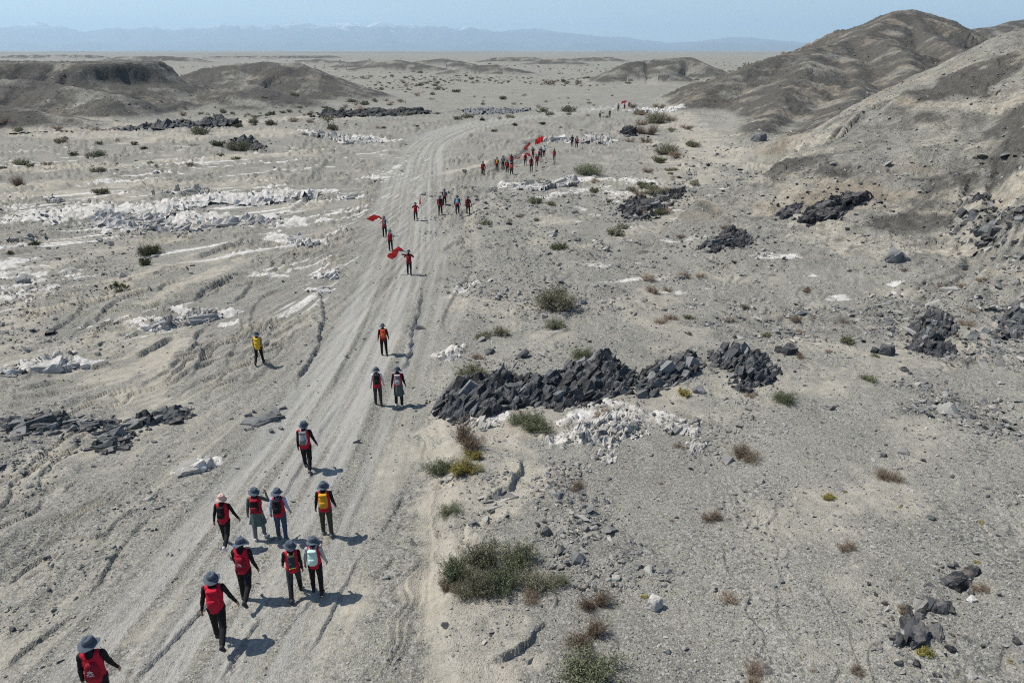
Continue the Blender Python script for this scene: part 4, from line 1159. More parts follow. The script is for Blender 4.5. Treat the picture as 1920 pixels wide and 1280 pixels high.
def shrub_meshes(seed, kind, level):
    """unit shrub: radius about 1, height about .75; returns foliage and twigs"""
    r = np.random.default_rng(seed)
    ntw, nl, lw, ll = {2: (300, 15, .014, .088), 1: (80, 24, .036, .10), 0: (22, 14, .10, .22)}[level]
    if kind == 'b': nl = int(nl * .55); lw *= .55; ll *= 1.25
    V = []; Fq = []; TV = []; TF = []
    lob = [(r.uniform(0, 6.28), r.uniform(.35, .75), r.uniform(.4, .65), r.uniform(.6, 1.0)) for _ in range(6)]
    for i in range(ntw):
        a, q, w, hh = lob[i % 6]
        b = r.normal(0, .10, 2)
        cx, cy = q * math.cos(a), q * math.sin(a)
        d1 = r.uniform(0, 6.28); el = r.uniform(.05, 1.0)
        tip = np.array([cx * .8 + w * math.cos(d1) * (1 - el * .5) * r.uniform(.5, 1.1), cy * .8 + w * math.sin(d1) * (1 - el * .5) * r.uniform(.5, 1.1), (.12 + .62 * el * hh) * r.uniform(.7, 1.1)])
        base = np.array([b[0] + cx * .25, b[1] + cy * .25, -.03])
        mid = (base + tip) / 2 + np.array([cx * .15, cy * .15, .10 * r.random()])
        pts = [base, (base + mid) / 2 + r.normal(0, .02, 3), mid, (mid + tip) / 2 + r.normal(0, .04, 3) + [0, 0, .03], tip]
        tw = (.013, .018, .030)[2 - level]
        for j in range(4):
            p, q_ = pts[j], pts[j + 1]; w0 = tw * (1 - j * .2) * .5
            dr = q_ - p; sx = np.cross(dr, [0, 0, 1]); sx = sx / (np.linalg.norm(sx) + 1e-6) * w0
            sy = np.cross(dr, sx); sy = sy / (np.linalg.norm(sy) + 1e-6) * w0
            k = len(TV); TV += [p + sx, p - sx, q_ + sx * .8, q_ - sx * .8, p + sy, p - sy, q_ + sy * .8, q_ - sy * .8]
            TF += [(k, k + 1, k + 3, k + 2)] + ([(k + 4, k + 5, k + 7, k + 6)] if level == 2 else [])
        for j in range(nl):
            t = r.uniform(.30, 1.05) if kind != 'b' else r.uniform(.15, 1.05)
            t = min(t, 1); sgi = min(int(t * 4), 3); ft = t * 4 - sgi
            p = pts[sgi] * (1 - ft) + pts[sgi + 1] * ft + r.normal(0, .045 if level else .10, 3)
            d = r.normal(0, 1, 3); d[2] = abs(d[2]) * .8 + .2; d /= np.linalg.norm(d)
            sx = np.cross(d, r.normal(0, 1, 3)); sx = sx / (np.linalg.norm(sx) + 1e-6)
            l_ = ll * r.uniform(.6, 1.3); w_ = lw * r.uniform(.7, 1.3)
            k = len(V); V += [p - sx * w_ * .5, p + sx * w_ * .5, p + d * l_ * .6 + sx * w_ * .6, p + d * l_]
            Fq.append((k, k + 1, k + 2, k + 3))
    V = np.array(V); V[:, 2] = np.maximum(V[:, 2], .01)
    return mesh_np('foliage', V, np.array(Fq)), mesh_np('twigs', np.array(TV), np.array(TF))

SHRUB = {}
for kd in 'godyb':
    for lv in (0, 1, 2):
        lst = []
        for i in range({0: 3, 1: 3, 2: 2}[lv]):
            a, b = shrub_meshes(hash((ord(kd), lv, i)) % 99991, kd, lv)
            a.materials.append(LEAF[kd]); b.materials.append(M_TWIG); lst.append((a, b))
        SHRUB[kd, lv] = lst

def shrub(px, py, wpx, kd, label, group=None, cat='shrub', hgt=1.0, seed=0, asp=.8):
    """px, py = foot of the shrub, wpx = its width in photo pixels"""
    SHR.append((px, py, wpx, kd, label, group, cat, hgt, seed, asp))

SHR = []
def build_shrub(p, px, py, wpx, kd, label, group, cat, hgt, seed, asp):
    dist = math.hypot(p[1], EYE - p[2])
    R = wpx / F * dist * 1.0 / 2 * (1.5 if wpx > 20 else 1.3)
    r = random.Random(int(px * 13 + py * 7 + seed))
    lv = 2 if wpx > 40 else (1 if wpx > 18 else 0)
    fo, tw = r.choice(SHRUB[kd, lv])
    if lv == 0:
        o = link('shrub', fo); o.location = (p[0], p[1], p[2] - .02)
        o.scale = (R, R * asp, R * .85 * hgt); o.rotation_euler = (0, 0, r.uniform(0, 6.28)); tag(o, label, cat, group); return o
    root = empty('shrub', (p[0], p[1], p[2] - .02), r.uniform(0, 6.28), .2)
    root.scale = (R, R * asp, R * .85 * hgt); tag(root, label, cat, group)
    link('foliage', fo, None, root); link('stems', tw, None, root)
    return root

# the large low bush made of several crowns
def big_bush():
    p = place([935], [1090])[0]
    root = empty('shrub', tuple(p)); tag(root, 'largest olive-green bush, wide and low, beside the sand bank', 'shrub')
    for i, (px, py, w, h) in enumerate(((862, 1072, 96, .9), (900, 1042, 104, 1.0), (962, 1050, 100, .95), (893, 1112, 100, .9), (948, 1100, 104, 1.0), (1012, 1088, 92, .9), (1046, 1082, 52, .7), (842, 1100, 60, .7), (990, 1116, 60, .6))):
        q = place([px], [py + 10])[0]; R = w / F * math.hypot(q[1], EYE - q[2]) / 2
        fo, tw = SHRUB['gogogogbb'[i], 2][i % 2]
        a = link('foliage', fo, None, root); a.location = q - p; a.scale = (R * .98, R * 1.0, R * 1.35 * h); a.rotation_euler = (0, 0, i * 1.3)
        b = link('stems', tw, None, root); b.location = q - p; b.scale = a.scale; b.rotation_euler = a.rotation_euler
big_bush()
for a in [
    (1043, 578, 88, 'o', 'large round olive bush above the black ridge'), (1046, 615, 42, 'g', 'ragged green bush just below the large round olive bush'),
    (906, 633, 32, 'o', 'small dark olive bush, left of the pair near the bank'), (942, 626, 36, 'o', 'small dark olive bush, right of the pair near the bank'),
    (888, 708, 58, 'o', 'straggling olive shrub at the upper left of the black ridge'), (897, 672, 30, 'b', 'dark brown shrub above the straggling olive one'),
    (862, 780, 28, 'o', 'small olive tuft in front of the black ridge tip'),
    (872, 836, 84, 'b', 'brown shrub on the sand bank, uppermost of the bank cluster'), (830, 884, 62, 'g', 'round green shrub on the left of the bank cluster'),
    (874, 892, 60, 'y', 'yellow-green shrub lowest in the bank cluster'), (888, 862, 36, 'y', 'small mustard tuft between the bank shrubs'),
    (843, 962, 52, 'g', 'green shrub alone at the bank edge below the cluster'), (1000, 808, 66, 'g', 'loose grey-green shrub under the black ridge'),
    (972, 792, 44, 'g', 'smaller grey-green shrub touching the loose one'),
    (1092, 670, 50, 'g', 'light green shrub behind the crest of the black ridge'), (1281, 742, 30, 'y', 'bright yellow-green tuft between two slab outcrops'),
    (1470, 752, 50, 'g', 'fresh green shrub right of the rocky mound'), (1262, 700, 26, 'b', 'straw tuft growing in the middle slab outcrop'),
    (1375, 690, 24, 'g', 'green tuft on the left side of the rocky mound'), (1125, 780, 36, 'b', 'rusty brown shrub on top of the pale outcrop'),
    (1300, 795, 26, 'b', 'rusty tuft on top of the small pale outcrop'), (1275, 840, 28, 'b', 'rusty tuft left of the small pale outcrop'),
    (1183, 775, 24, 'b', 'thin brown tuft right above the pale outcrop'),
    (1117, 1140, 62, 'b', 'dry brown shrub right of the big bush'), (1098, 1196, 78, 'b', 'dry brown shrub below the first dry one'),
    (1110, 1262, 118, 'g', 'sparse grey-green shrub at the bottom edge'), (1081, 920, 42, 'b', 'brown tuft on the gravel above the big bush'),
    (1392, 862, 62, 'b', 'wide flat brown shrub on the open right gravel'), (1590, 1034, 40, 'b', 'faded straw shrub in the middle of the right gravel'),
    (1330, 974, 42, 'b', 'dark twiggy shrub below the wide flat one'), (1551, 937, 26, 'y', 'small yellowish tuft on the right gravel'),
    (1666, 903, 50, 'b', 'low reddish twig shrub with a trailing branch'), (1367, 1128, 40, 'b', 'greyish brown shrub right of the white stone'),
    (1731, 1228, 32, 'y', 'rusty yellow tuft under the lower right boulders'), (1627, 717, 30, 'g', 'dark green tuft right of the rocky mound on sand'),
    (1592, 645, 34, 'o', 'olive tuft left of the pointed dark rock'), (1408, 745, 28, 'b', 'brown tuft at the foot of the rocky mound'),
    (1418, 1276, 60, 'b', 'dark dry shrub cut by the bottom edge'), (1690, 1150, 28, 'b', 'brown tuft left of the heaped stones'),
    (1838, 1110, 36, 'b', 'thin brown tuft right of the row of black rocks'), (1606, 1262, 30, 'b', 'small dry tuft near the bottom right'),
    (1813, 612, 30, 'b', 'brown shrub right of the stacked block outcrop'), (1745, 640, 20, 'g', 'green tuft inside the stacked block outcrop'),
    (1218, 530, 36, 'b', 'brown-green tuft on the middle flat, left one'), (1283, 523, 28, 'b', 'reddish brown tuft on the middle flat, right one'),
    (1225, 550, 36, 'b', 'wide reddish tuft below the brown-green one'), (1257, 600, 28, 'b', 'straw tuft, upper right of a pair above the slab outcrops'),
    (1238, 607, 30, 'b', 'straw tuft, lower left of a pair above the slab outcrops'), (1396, 578, 20, 'o', 'small olive tuft alone on the middle flat'),
    (1152, 443, 38, 'o', 'olive bush, lower left of a touching pair'), (1168, 432, 26, 'o', 'olive bush, upper right of a touching pair'),
    (1047, 469, 32, 'd', 'compact dark green bush on the broken ground'), (912, 421, 28, 'o', 'dark olive bush at the bank by the walkers'),
    (1250, 290, 42, 'o', 'large olive bush at the foot of the dark hill'), (1212, 252, 44, 'b', 'brown-olive bush right of the black rock heap'),
    (1222, 232, 50, 'o', 'broad brown bush uppermost in the line at the hill foot'), (1210, 268, 26, 'b', 'straw bush under the brown-olive one'),
    (1267, 297, 34, 'b', 'straw bush touching the large olive bush'), (1237, 306, 26, 'd', 'dark green bush below the large olive bush'),
    (1100, 328, 50, 'g', 'wide green shrub right of the flag bearers'), (1020, 345, 26, 'b', 'brown-green tuft left of the wide green shrub'),
    (1003, 381, 30, 'g', 'low green shrub below the white ledge'), (1036, 388, 22, 'o', 'olive tuft right of the low green shrub'),
    (1222, 357, 26, 'o', 'olive tuft left of the dark ragged rocks'), (1234, 402, 30, 'g', 'green tuft in front of the dark ragged rocks'),
    (1262, 362, 24, 'b', 'straw tuft on the dark ragged rocks'), (1360, 430, 22, 'b', 'brown tuft above the black outcrop on the right flat'),
    (1275, 445, 20, 'b', 'brown tuft on the middle flat below the ragged rocks'), (1490, 602, 28, 'b', 'pale straw tuft above the rocky mound'),
    (218, 545, 40, 'd', 'dark green bush alone in the middle of the left bed'), (276, 474, 52, 'd', 'dark green low bush, upper of a pair on the left bed'),
    (275, 496, 32, 'd', 'dark green low bush, lower of a pair on the left bed'), (188, 364, 28, 'd', 'tall dark green bush above the white ledges'),
    (38, 348, 42, 'b', 'brown bush with green heart near the left frame'), (20, 476, 16, 'd', 'small dark bush at the left frame'),
    (66, 461, 22, 'd', 'small dark bush right of the left-frame one'), (448, 279, 44, 'o', 'round olive bush crowning the far black rocks'),
    (375, 253, 36, 'o', 'round olive bush before the long black band'), (138, 292, 18, 'd', 'small dark bush on the far left flat'),
    (178, 295, 30, 'g', 'flat light green cushion on the far left flat'), (40, 309, 28, 'o', 'dark olive bush near the left frame, far flat'),
    (627, 244, 26, 'o', 'round olive bush above the stepped white ledge'), (510, 235, 24, 'o', 'olive bush beyond the long black band')]:
    shrub(*a)

def far_shrubs():
    r = random.Random(21)
    zones = [((0, 450), (232, 322), 30, 17), ((450, 1100), (172, 250), 36, 15), ((1180, 1300), (195, 400), 26, 20),
             ((950, 1330), (340, 430), 14, 17), ((330, 700), (196, 235), 16, 14), ((1150, 1900), (500, 640), 20, 17), ((1480, 1900), (560, 700), 6, 20)]
    names = {'o': ('small olive shrub dotting the flats', 'small olive shrubs dotting the flats'), 'b': ('small dry brown tuft dotting the flats', 'small dry brown tufts dotting the flats'),
             'd': ('small dark shrub dotting the flats', 'small dark shrubs dotting the flats')}
    for (xa, xb), (ya, yb), n, w in zones:
        for i in range(n):
            kd = r.choice('oobbd' if ya < 450 else 'bbbo')
            shrub(r.uniform(xa, xb), r.uniform(ya, yb), w * r.uniform(.6, 1.5), kd, names[kd][0], names[kd][1], seed=i, hgt=r.uniform(.7, 1.1))
    for i in range(30):
        px, py = r.uniform(1050, 1900), r.uniform(880, 1270)
        shrub(px, py, r.uniform(7, 15), 'b' if r.random() < .7 else 'y', 'tiny dry tuft on the near gravel flat', 'tiny dry tufts on the near gravel flat', seed=i)
    # scrub of the far plain, past counting
    rg = np.random.default_rng(9); n = 3200
    px = rg.uniform(-60, 1400, n); py = 108 + 62 * rg.random(n) ** .8
    px2 = rg.uniform(1170, 1300, 60); py2 = rg.uniform(195, 330, 60); px3 = rg.uniform(300, 1150, 160); py3 = rg.uniform(165, 225, 160)
    px = np.concatenate([px, px3]); py = np.concatenate([py, py3])
    P3 = place(px, py); D = np.hypot(P3[:, 0], P3[:, 1])
    z, f = height(P3[:, 0], P3[:, 1], 1.0, True); k = (f['rise'] < .3) & (noise2(P3[:, 0] / 60, P3[:, 1] / 90, 830) > -.15) & (D < 1600); P3 = P3[k]; m = len(P3)
    s = .75 * np.exp(rg.normal(0, .45, m)); P3[:, 2] -= .05
    for kd, lab in (('o', 'olive scrub scattered over the far plain'), ('b', 'dry brown scrub scattered over the far plain')):
        q = rg.random(m) < .5 if kd == 'o' else ~q_
        q_ = q
        cl = bpy.data.collections.new('scrub_' + kd)
        for i, (fo, tw) in enumerate(SHRUB[kd, 0]): cl.objects.link(bpy.data.objects.new('scrub_' + kd, fo))
        scatter('scrub', P3[q], np.column_stack([s, s, s * .9])[q], np.column_stack([s * 0, s * 0, rg.uniform(0, 6.28, m)])[q], cl, lab)
far_shrubs()
for _p, _b in zip(place([b[0] for b in SHR], [b[1] for b in SHR]), SHR): build_shrub(_p, *_b)
# ---------------------------------------------------------------- people: bodies are grown as one smooth surface
def surface_nets(fn_grid, lo, vox):
    """fn_grid: 3-D array of signed distance, returns vertices and quads"""
    G = fn_grid; ins = G < 0
    nx, ny, nz = G.shape
    c = [ins[i:nx - 1 + i, j:ny - 1 + j, k:nz - 1 + k] for i in (0, 1) for j in (0, 1) for k in (0, 1)]
    cnt = sum(a.astype(np.int8) for a in c)
    act = (cnt > 0) & (cnt < 8)
    ai = np.argwhere(act)
    vid = np.full(act.shape, -1, dtype=np.int64); vid[act] = np.arange(len(ai))
    acc = np.zeros((len(ai), 3)); num = np.zeros(len(ai))
    offs = [(i, j, k) for i in (0, 1) for j in (0, 1) for k in (0, 1)]
    for a in range(8):
        for b in range(a + 1, 8):
            oa, ob = offs[a], offs[b]
            if sum(abs(p - q) for p, q in zip(oa, ob)) != 1: continue
            va = G[ai[:, 0] + oa[0], ai[:, 1] + oa[1], ai[:, 2] + oa[2]]; vb = G[ai[:, 0] + ob[0], ai[:, 1] + ob[1], ai[:, 2] + ob[2]]
            m = (va < 0) != (vb < 0)
            t = np.where(m, va / np.where(m, va - vb, 1), 0)
            for d in range(3):
                acc[:, d] += np.where(m, oa[d] + t * (ob[d] - oa[d]), 0)
            num += m
    v = (ai + acc / num[:, None]) * vox + lo
    Fs = []
    for ax in range(3):
        sl0 = [slice(1, n - 1) for n in G.shape]; sl0[ax] = slice(0, G.shape[ax] - 1)
        sl1 = list(sl0); sl1[ax] = slice(1, G.shape[ax])
        a = ins[tuple(sl0)]; b = ins[tuple(sl1)]
        for flip, m in ((False, a & ~b), (True, ~a & b)):
            p = np.argwhere(m)
            if not len(p): continue
            for d in range(3):
                if d != ax: p[:, d] += 1
            u, w = [d for d in range(3) if d != ax]
            def q(du, dw):
                r = p.copy(); r[:, u] -= du; r[:, w] -= dw
                return vid[r[:, 0], r[:, 1], r[:, 2]]
            quad = np.stack([q(1, 1), q(0, 1), q(0, 0), q(1, 0)], 1)
            if (ax == 1) != flip: quad = quad[:, ::-1]
            Fs.append(quad)
    Fq = np.vstack(Fs); Fq = Fq[(Fq >= 0).all(1)]
    return v, Fq

def prim_d(p, X, Y, Z):
    """prim: (a, b, ra, rb, region, sx, sy): tapered capsule with cross-section stretched by sx, sy"""
    a, b, ra, rb, _, sx, sy = p
    ax, ay, az = a[0] / sx, a[1] / sy, a[2]; bx, by, bz = b[0] / sx, b[1] / sy, b[2]
    dx, dy, dz = bx - ax, by - ay, bz - az; l2 = dx * dx + dy * dy + dz * dz + 1e-12
    x, y, z = X / sx, Y / sy, Z
    t = np.clip(((x - ax) * dx + (y - ay) * dy + (z - az) * dz) / l2, 0, 1)
    return (np.sqrt((x - ax - t * dx) ** 2 + (y - ay - t * dy) ** 2 + (z - az - t * dz) ** 2) - (ra + t * (rb - ra))) * min(sx, sy, 1.0)

def grow(prims, vox, k=.022, post=None, pad=.05):
    P_ = np.array([q for p in prims for q in (p[0], p[1])]); rm = max(max(p[2], p[3]) * max(p[5], p[6], 1) for p in prims)
    lo = P_.min(0) - rm - pad; hi = P_.max(0) + rm + pad
    n = np.ceil((hi - lo) / vox).astype(int) + 1
    G = np.full(n, .2, dtype=np.float32)
    gx, gy, gz = (lo[i] + np.arange(n[i]) * vox for i in range(3))
    for p in prims:
        r = max(p[2], p[3]) * max(p[5], p[6], 1) + pad
        mn = np.minimum(p[0], p[1]) - r; mx = np.maximum(p[0], p[1]) + r
        i0 = np.maximum(((mn - lo) / vox).astype(int), 0); i1 = np.minimum(((mx - lo) / vox).astype(int) + 1, n)
        s = tuple(slice(a, b) for a, b in zip(i0, i1))
        d = prim_d(p, gx[s[0]][:, None, None], gy[s[1]][None, :, None], gz[s[2]][None, None, :])
        kk = k if max(p[2], p[3]) > .03 else .008
        g = G[s]; h = np.clip(.5 + .5 * (g - d) / kk, 0, 1)
        G[s] = g + (d - g) * h - kk * h * (1 - h)
    if post is not None: G = post(G, gx[:, None, None], gy[None, :, None], gz[None, None, :])
    return surface_nets(G, lo, vox)

SKIN, TOP, PANTS, SHOE, HOOD = 0, 1, 2, 3, 4
def V3(*a): return np.array(a, float)

def skeleton(pose):
    """joints of a walking figure, facing +y; pose: dict of angles in degrees"""
    g = lambda k, d=0.0: math.radians(pose.get(k, d))
    lean = g('lean', 4)
    pel = V3(0, 0, .93); chest = pel + V3(0, math.sin(lean) * .45, math.cos(lean) * .45)
    neck = chest + V3(0, .012, .085); head = neck + V3(0, .02 + .02 * math.sin(g('nod', 10)), .135)
    J = dict(pel=pel, chest=chest, neck=neck, head=head)
    for sd_, s in (('l', -1), ('r', 1)):
        hip = pel + V3(s * .092, 0, -.03); th = g(sd_ + 'hip'); kn = g(sd_ + 'knee'); sp = g(sd_ + 'out', 3)
        knee = hip + .43 * V3(s * math.sin(sp), math.sin(th), -math.cos(th))
        ank = knee + .41 * V3(s * math.sin(sp) * .5, math.sin(th - kn), -math.cos(th - kn))
        ft = th - kn * .75 if kn > .3 else (th - kn) * .5 if th > 0 else (th - kn) * .8
        fd = V3(s * .12, math.cos(ft), math.sin(ft)); up = V3(0, -math.sin(ft), math.cos(ft))
        J[sd_ + 'hip'], J[sd_ + 'knee'], J[sd_ + 'ank'] = hip, knee, ank
        J[sd_ + 'heel'] = ank - .04 * fd - .055 * up; J[sd_ + 'toe'] = ank + .155 * fd - .062 * up
        sh = chest + V3(s * .185, 0, .015); ab = g(sd_ + 'abd', 8); fw = g(sd_ + 'arm'); el = g(sd_ + 'elbow', 18); ib = g(sd_ + 'in', 0)
        u = V3(s * math.sin(ab), math.sin(fw) * math.cos(ab), -math.cos(ab) * math.cos(fw))
        elb = sh + .285 * u
        f2 = fw + el; w = V3(s * math.sin(ab - ib), math.sin(f2) * math.cos(ab - ib), -math.cos(ab - ib) * math.cos(f2)); w /= np.linalg.norm(w)
        J[sd_ + 'sh'], J[sd_ + 'elb'], J[sd_ + 'wr'], J[sd_ + 'dir'] = sh, elb, elb + .25 * w, w
    zmin = min(J[a + b][2] for a in 'lr' for b in ('heel', 'toe')) - .035
    for k in J:
        if not k.endswith('dir'): J[k] = J[k] - V3(0, 0, zmin)
    return J

def body_prims(J, fingers=True, shorts=False):
    A = []
    def add(a, b, ra, rb, reg, sx=1.0, sy=1.0): A.append((np.asarray(a, float), np.asarray(b, float), ra, rb, reg, sx, sy))
    pel, ch, nk, hd = J['pel'], J['chest'], J['neck'], J['head']
    add(pel + V3(0, -.01, -.02), pel + V3(0, 0, .06), .105, .105, PANTS, 1.42, 1.0)
    add(pel + V3(0, 0, .08), ch - V3(0, 0, .13), .098, .112, TOP, 1.32, 1.0)
    add(ch - V3(0, 0, .15), ch - V3(0, .01, .03), .112, .105, TOP, 1.42, 1.0)
    for s in (-1, 1): add(ch + V3(s * .05, -.01, .03), ch + V3(s * .165, 0, .01), .07, .062, TOP)
    add(ch + V3(0, 0, .02), nk + V3(0, .01, .03), .07, .056, HOOD)
    add(nk, hd - V3(0, .01, .03), .052, .055, HOOD)
    add(hd + V3(0, -.012, -.01), hd + V3(0, -.004, .035), .088, .090, HOOD, .92, 1.08)
    add(hd + V3(0, .035, -.075), hd + V3(0, .03, .02), .052, .070, SKIN, 1.0, 1.0)        # face and jaw
    add(hd + V3(0, .088, -.02), hd + V3(0, .112, -.032), .011, .014, SKIN)                   # nose
    add(hd + V3(-.02, .092, -.066), hd + V3(.02, .092, -.066), .009, .009, SKIN)             # mouth
    for s in (-1, 1): add(hd + V3(s * .085, 0, -.01), hd + V3(s * .088, -.01, -.045), .018, .012, SKIN, .6, 1)
    for q in 'lr':
        hip, kn, an, he, to = (J[q + k] for k in ('hip', 'knee', 'ank', 'heel', 'toe'))
        add(hip, kn, .102, .073, PANTS); add(kn, an + (an - kn) * -.12, .071, .060, PANTS if not shorts else HOOD)
        add(an + (kn - an) * .15, an, .050, .046, PANTS if not shorts else HOOD)
        add(he, to, .038, .034, SHOE, 1.15, 1.0); add(he + V3(0, 0, .03), an, .043, .040, SHOE); add((he + to) / 2 + V3(0, 0, .018), to, .040, .028, SHOE, 1.15, 1.0)
        sh, el, wr, dr = (J[q + k] for k in ('sh', 'elb', 'wr', 'dir'))
        add(sh, el, .060, .046, TOP); add(el, wr - dr * .01, .045, .033, TOP)
        s = -1 if q == 'l' else 1
        side = np.cross(dr, V3(0, 1, 0)); side = side / (np.linalg.norm(side) + 1e-9)
        fwd = np.cross(side, dr); fwd /= np.linalg.norm(fwd)
        if fwd[1] < 0: fwd = -fwd
        inn = V3(-s, 0, 0) - dr * np.dot(V3(-s, 0, 0), dr); inn /= np.linalg.norm(inn)
        fw2 = np.cross(inn, dr); fw2 = fw2 if fw2[1] > 0 else -fw2
        add(wr, wr + dr * .075, .026, .030, SKIN, 1.0, 1.0)
        if fingers:
            for i, (o_, l_) in enumerate(((.030, .068), (.010, .078), (-.010, .072), (-.029, .056))):
                b0 = wr + dr * .085 + fw2 * o_; b1 = b0 + dr * l_ * .5 + inn * .010; b2 = b1 + dr * l_ * .38 + inn * .030
                add(b0 - dr * .02, b1, .0105, .0098, SKIN); add(b1, b2, .0098, .0088, SKIN)
            t0 = wr + dr * .03 + fw2 * .028; t1 = t0 + dr * .035 + fw2 * .028 + inn * .008; t2 = t1 + dr * .032 + fw2 * .006 + inn * .010
            add(t0, t1, .013, .0115, SKIN); add(t1, t2, .0115, .0098, SKIN)
        else:
            add(wr + dr * .07, wr + dr * .15 + inn * .015, .026, .018, SKIN)
    return A

def region_faces(v, Fq, prims):
    c = v[Fq].mean(1); best = np.full(len(c), 9.0); reg = np.zeros(len(c), int)
    for p in prims:
        d = prim_d(p, c[:, 0], c[:, 1], c[:, 2]); m = d < best
        best = np.where(m, d, best); reg = np.where(m, p[4], reg)
    return reg

def cloth_noise(v, amp, f=9.0, s=0):
    n = fbm(v[:, 0] * f + v[:, 1] * f * .7 + s, v[:, 2] * f * .8 + s * 1.7, 3, 950 + int(s))
    return amp * n

def displace(me, amp, f=9.0, s=0, mask=None):
    nv = len(me.vertices); co = np.empty(nv * 3, np.float32); me.vertices.foreach_get('co', co); co = co.reshape(-1, 3).astype(float)
    no = np.empty(nv * 3, np.float32); me.vertex_normals.foreach_get('vector', no); no = no.reshape(-1, 3)
    a = cloth_noise(co, amp, f, s)
    if mask is not None: a = a * mask
    co = co + no * a[:, None]
    me.vertices.foreach_set('co', co.astype(np.float32).ravel()); me.update()

def body_mesh(J, vox, fingers, seed=0, shorts=False):
    pr = body_prims(J, fingers, shorts)
    v, f = grow(pr, vox)
    me = mesh_np('body', v, f, True)
    reg = region_faces(v, f, pr)
    for i in range(5): me.materials.append(None)
    me.polygons.foreach_set('material_index', reg.astype(np.int32))
    vm = np.zeros(len(v)); clothed = (reg == TOP) | (reg == PANTS)
    vm[f[clothed].ravel()] = 1
    displace(me, .012, 11, seed, vm)
    return me

def vest_mesh(J, vox, seed=0):
    pel, ch, nk = J['pel'], J['chest'], J['neck']
    A = [(pel + V3(0, 0, -.06), pel + V3(0, 0, .06), .128, .122, 0, 1.40, 1.05), (pel + V3(0, 0, .06), ch - V3(0, 0, .12), .120, .130, 0, 1.36, 1.04),
         (ch - V3(0, 0, .14), ch - V3(0, .01, .02), .130, .118, 0, 1.36, 1.04)]
    for s in (-1, 1): A.append((ch + V3(s * .05, -.01, .028), ch + V3(s * .12, 0, .022), .080, .072, 0, 1.0, 1.0))
    def post(G, X, Y, Z):
        G = np.maximum(G, (pel[2] - .10) - Z)
        for s in (-1, 1):
            d = np.sqrt((X - s * .262) ** 2 + ((Z - ch[2] + .02) / 1.9) ** 2 + 0 * Y) - .098
            G = np.maximum(G, -d)
        d = np.sqrt((X / .85) ** 2 + ((Z - ch[2] - .115) / 1.35) ** 2 + 0 * Y) - .088
        G = np.maximum(G, -d)
        return np.maximum(G, Z - ch[2] - .10)
    v, f = grow(A, vox, .03, post)
    me = mesh_np('vest', v, f, True)
    displace(me, .012, 13, seed + 5)
    return me

def box_round(name, hx, hy, hz_, r, seg=3, taper=1.0, bulge=0.0):
    bm = bmesh.new(); bmesh.ops.create_cube(bm, size=2)
    bmesh.ops.subdivide_edges(bm, edges=bm.edges[:], cuts=5, use_grid_fill=True)
    for v in bm.verts:
        p = v.co.copy(); n = (abs(p.x) ** 4 + abs(p.y) ** 4 + abs(p.z) ** 4) ** .25
        q = p / n * max(abs(p.x), abs(p.y), abs(p.z)) if n else p
        q = q * (1 + r * 0)
        k = 1 + (taper - 1) * (q.z * .5 + .5)
        v.co = Vector((q.x * hx * k, q.y * hy * (1 + bulge * (1 - q.x * q.x) * (1 - q.z * q.z)), q.z * hz_))
    me = bpy.data.meshes.new(name); bm.to_mesh(me); bm.free()
    me.polygons.foreach_set('use_smooth', [True] * len(me.polygons)); displace(me, .010, 14, hash(name) % 7)
    return me

def tube_mesh(name, pts, rad, seg=6, flat_=1.0):
    V = []; Fq = []; pts = [np.asarray(p, float) for p in pts]
    for i, p in enumerate(pts):
        t = pts[min(i + 1, len(pts) - 1)] - pts[max(i - 1, 0)]; t /= np.linalg.norm(t) + 1e-9
        a = np.cross(t, V3(0, 0, 1) if abs(t[2]) < .9 else V3(1, 0, 0)); a /= np.linalg.norm(a); b = np.cross(t, a)
        r = rad[i] if hasattr(rad, '__len__') else rad
        for j in range(seg):
            q = 2 * math.pi * j / seg; V.append(p + r * (math.cos(q) * a + flat_ * math.sin(q) * b))
    for i in range(len(pts) - 1):
        for j in range(seg):
            Fq.append((i * seg + j, i * seg + (j + 1) % seg, (i + 1) * seg + (j + 1) % seg, (i + 1) * seg + j))
    V += [pts[0], pts[-1]]; n = len(V)
    for j in range(seg):
        Fq.append(((j + 1) % seg, j, n - 2, n - 2)); k = (len(pts) - 1) * seg; Fq.append((k + j, k + (j + 1) % seg, n - 1, n - 1))
    bm = bmesh.new(); vs = [bm.verts.new(v) for v in V]
    for f in Fq:
        try: bm.faces.new([vs[i] for i in dict.fromkeys(f)])
        except ValueError: pass
    me = bpy.data.meshes.new(name); bm.to_mesh(me); bm.free()
    me.polygons.foreach_set('use_smooth', [True] * len(me.polygons))
    return me

def hat_mesh(seed, brim=.175, high=.115):
    r = random.Random(seed); ph = r.uniform(0, 6.28)
    rings = [(.000, high), (.045, high), (.078, high - .010), (.096, high - .035), (.103, .030), (.108, .0), (.112, -.006), (brim * .80, -.026), (brim * .97, -.040), (brim, -.043), (brim * .99, -.049), (brim * .80, -.034), (.106, -.012), (.098, -.004), (.090, high - .05), (.0, high - .02)]
    n = 28; V = []; Fq = []
    for i, (q, z) in enumerate(rings):
        for j in range(n):
            a = 2 * math.pi * j / n; w = max(0, (q - .11) / (brim - .11))
            dz = w * (.030 * math.cos(2 * a + ph) + .014 * math.sin(3 * a + ph * 2) + .006 * math.sin(7 * a))
            cr = .010 * math.cos(a * 2 + ph) * (z > .05) - (.012 if q < .05 and z > .05 else 0)
            V.append((q * math.cos(a) * (.95), q * math.sin(a) * 1.08, z + dz + cr))
    for i in range(len(rings) - 1):
        for j in range(n):
            Fq.append((i * n + j, (i + 1) * n + j, (i + 1) * n + (j + 1) % n, i * n + (j + 1) % n))
    return mesh_np('sun_hat', np.array(V), np.array(Fq), True)

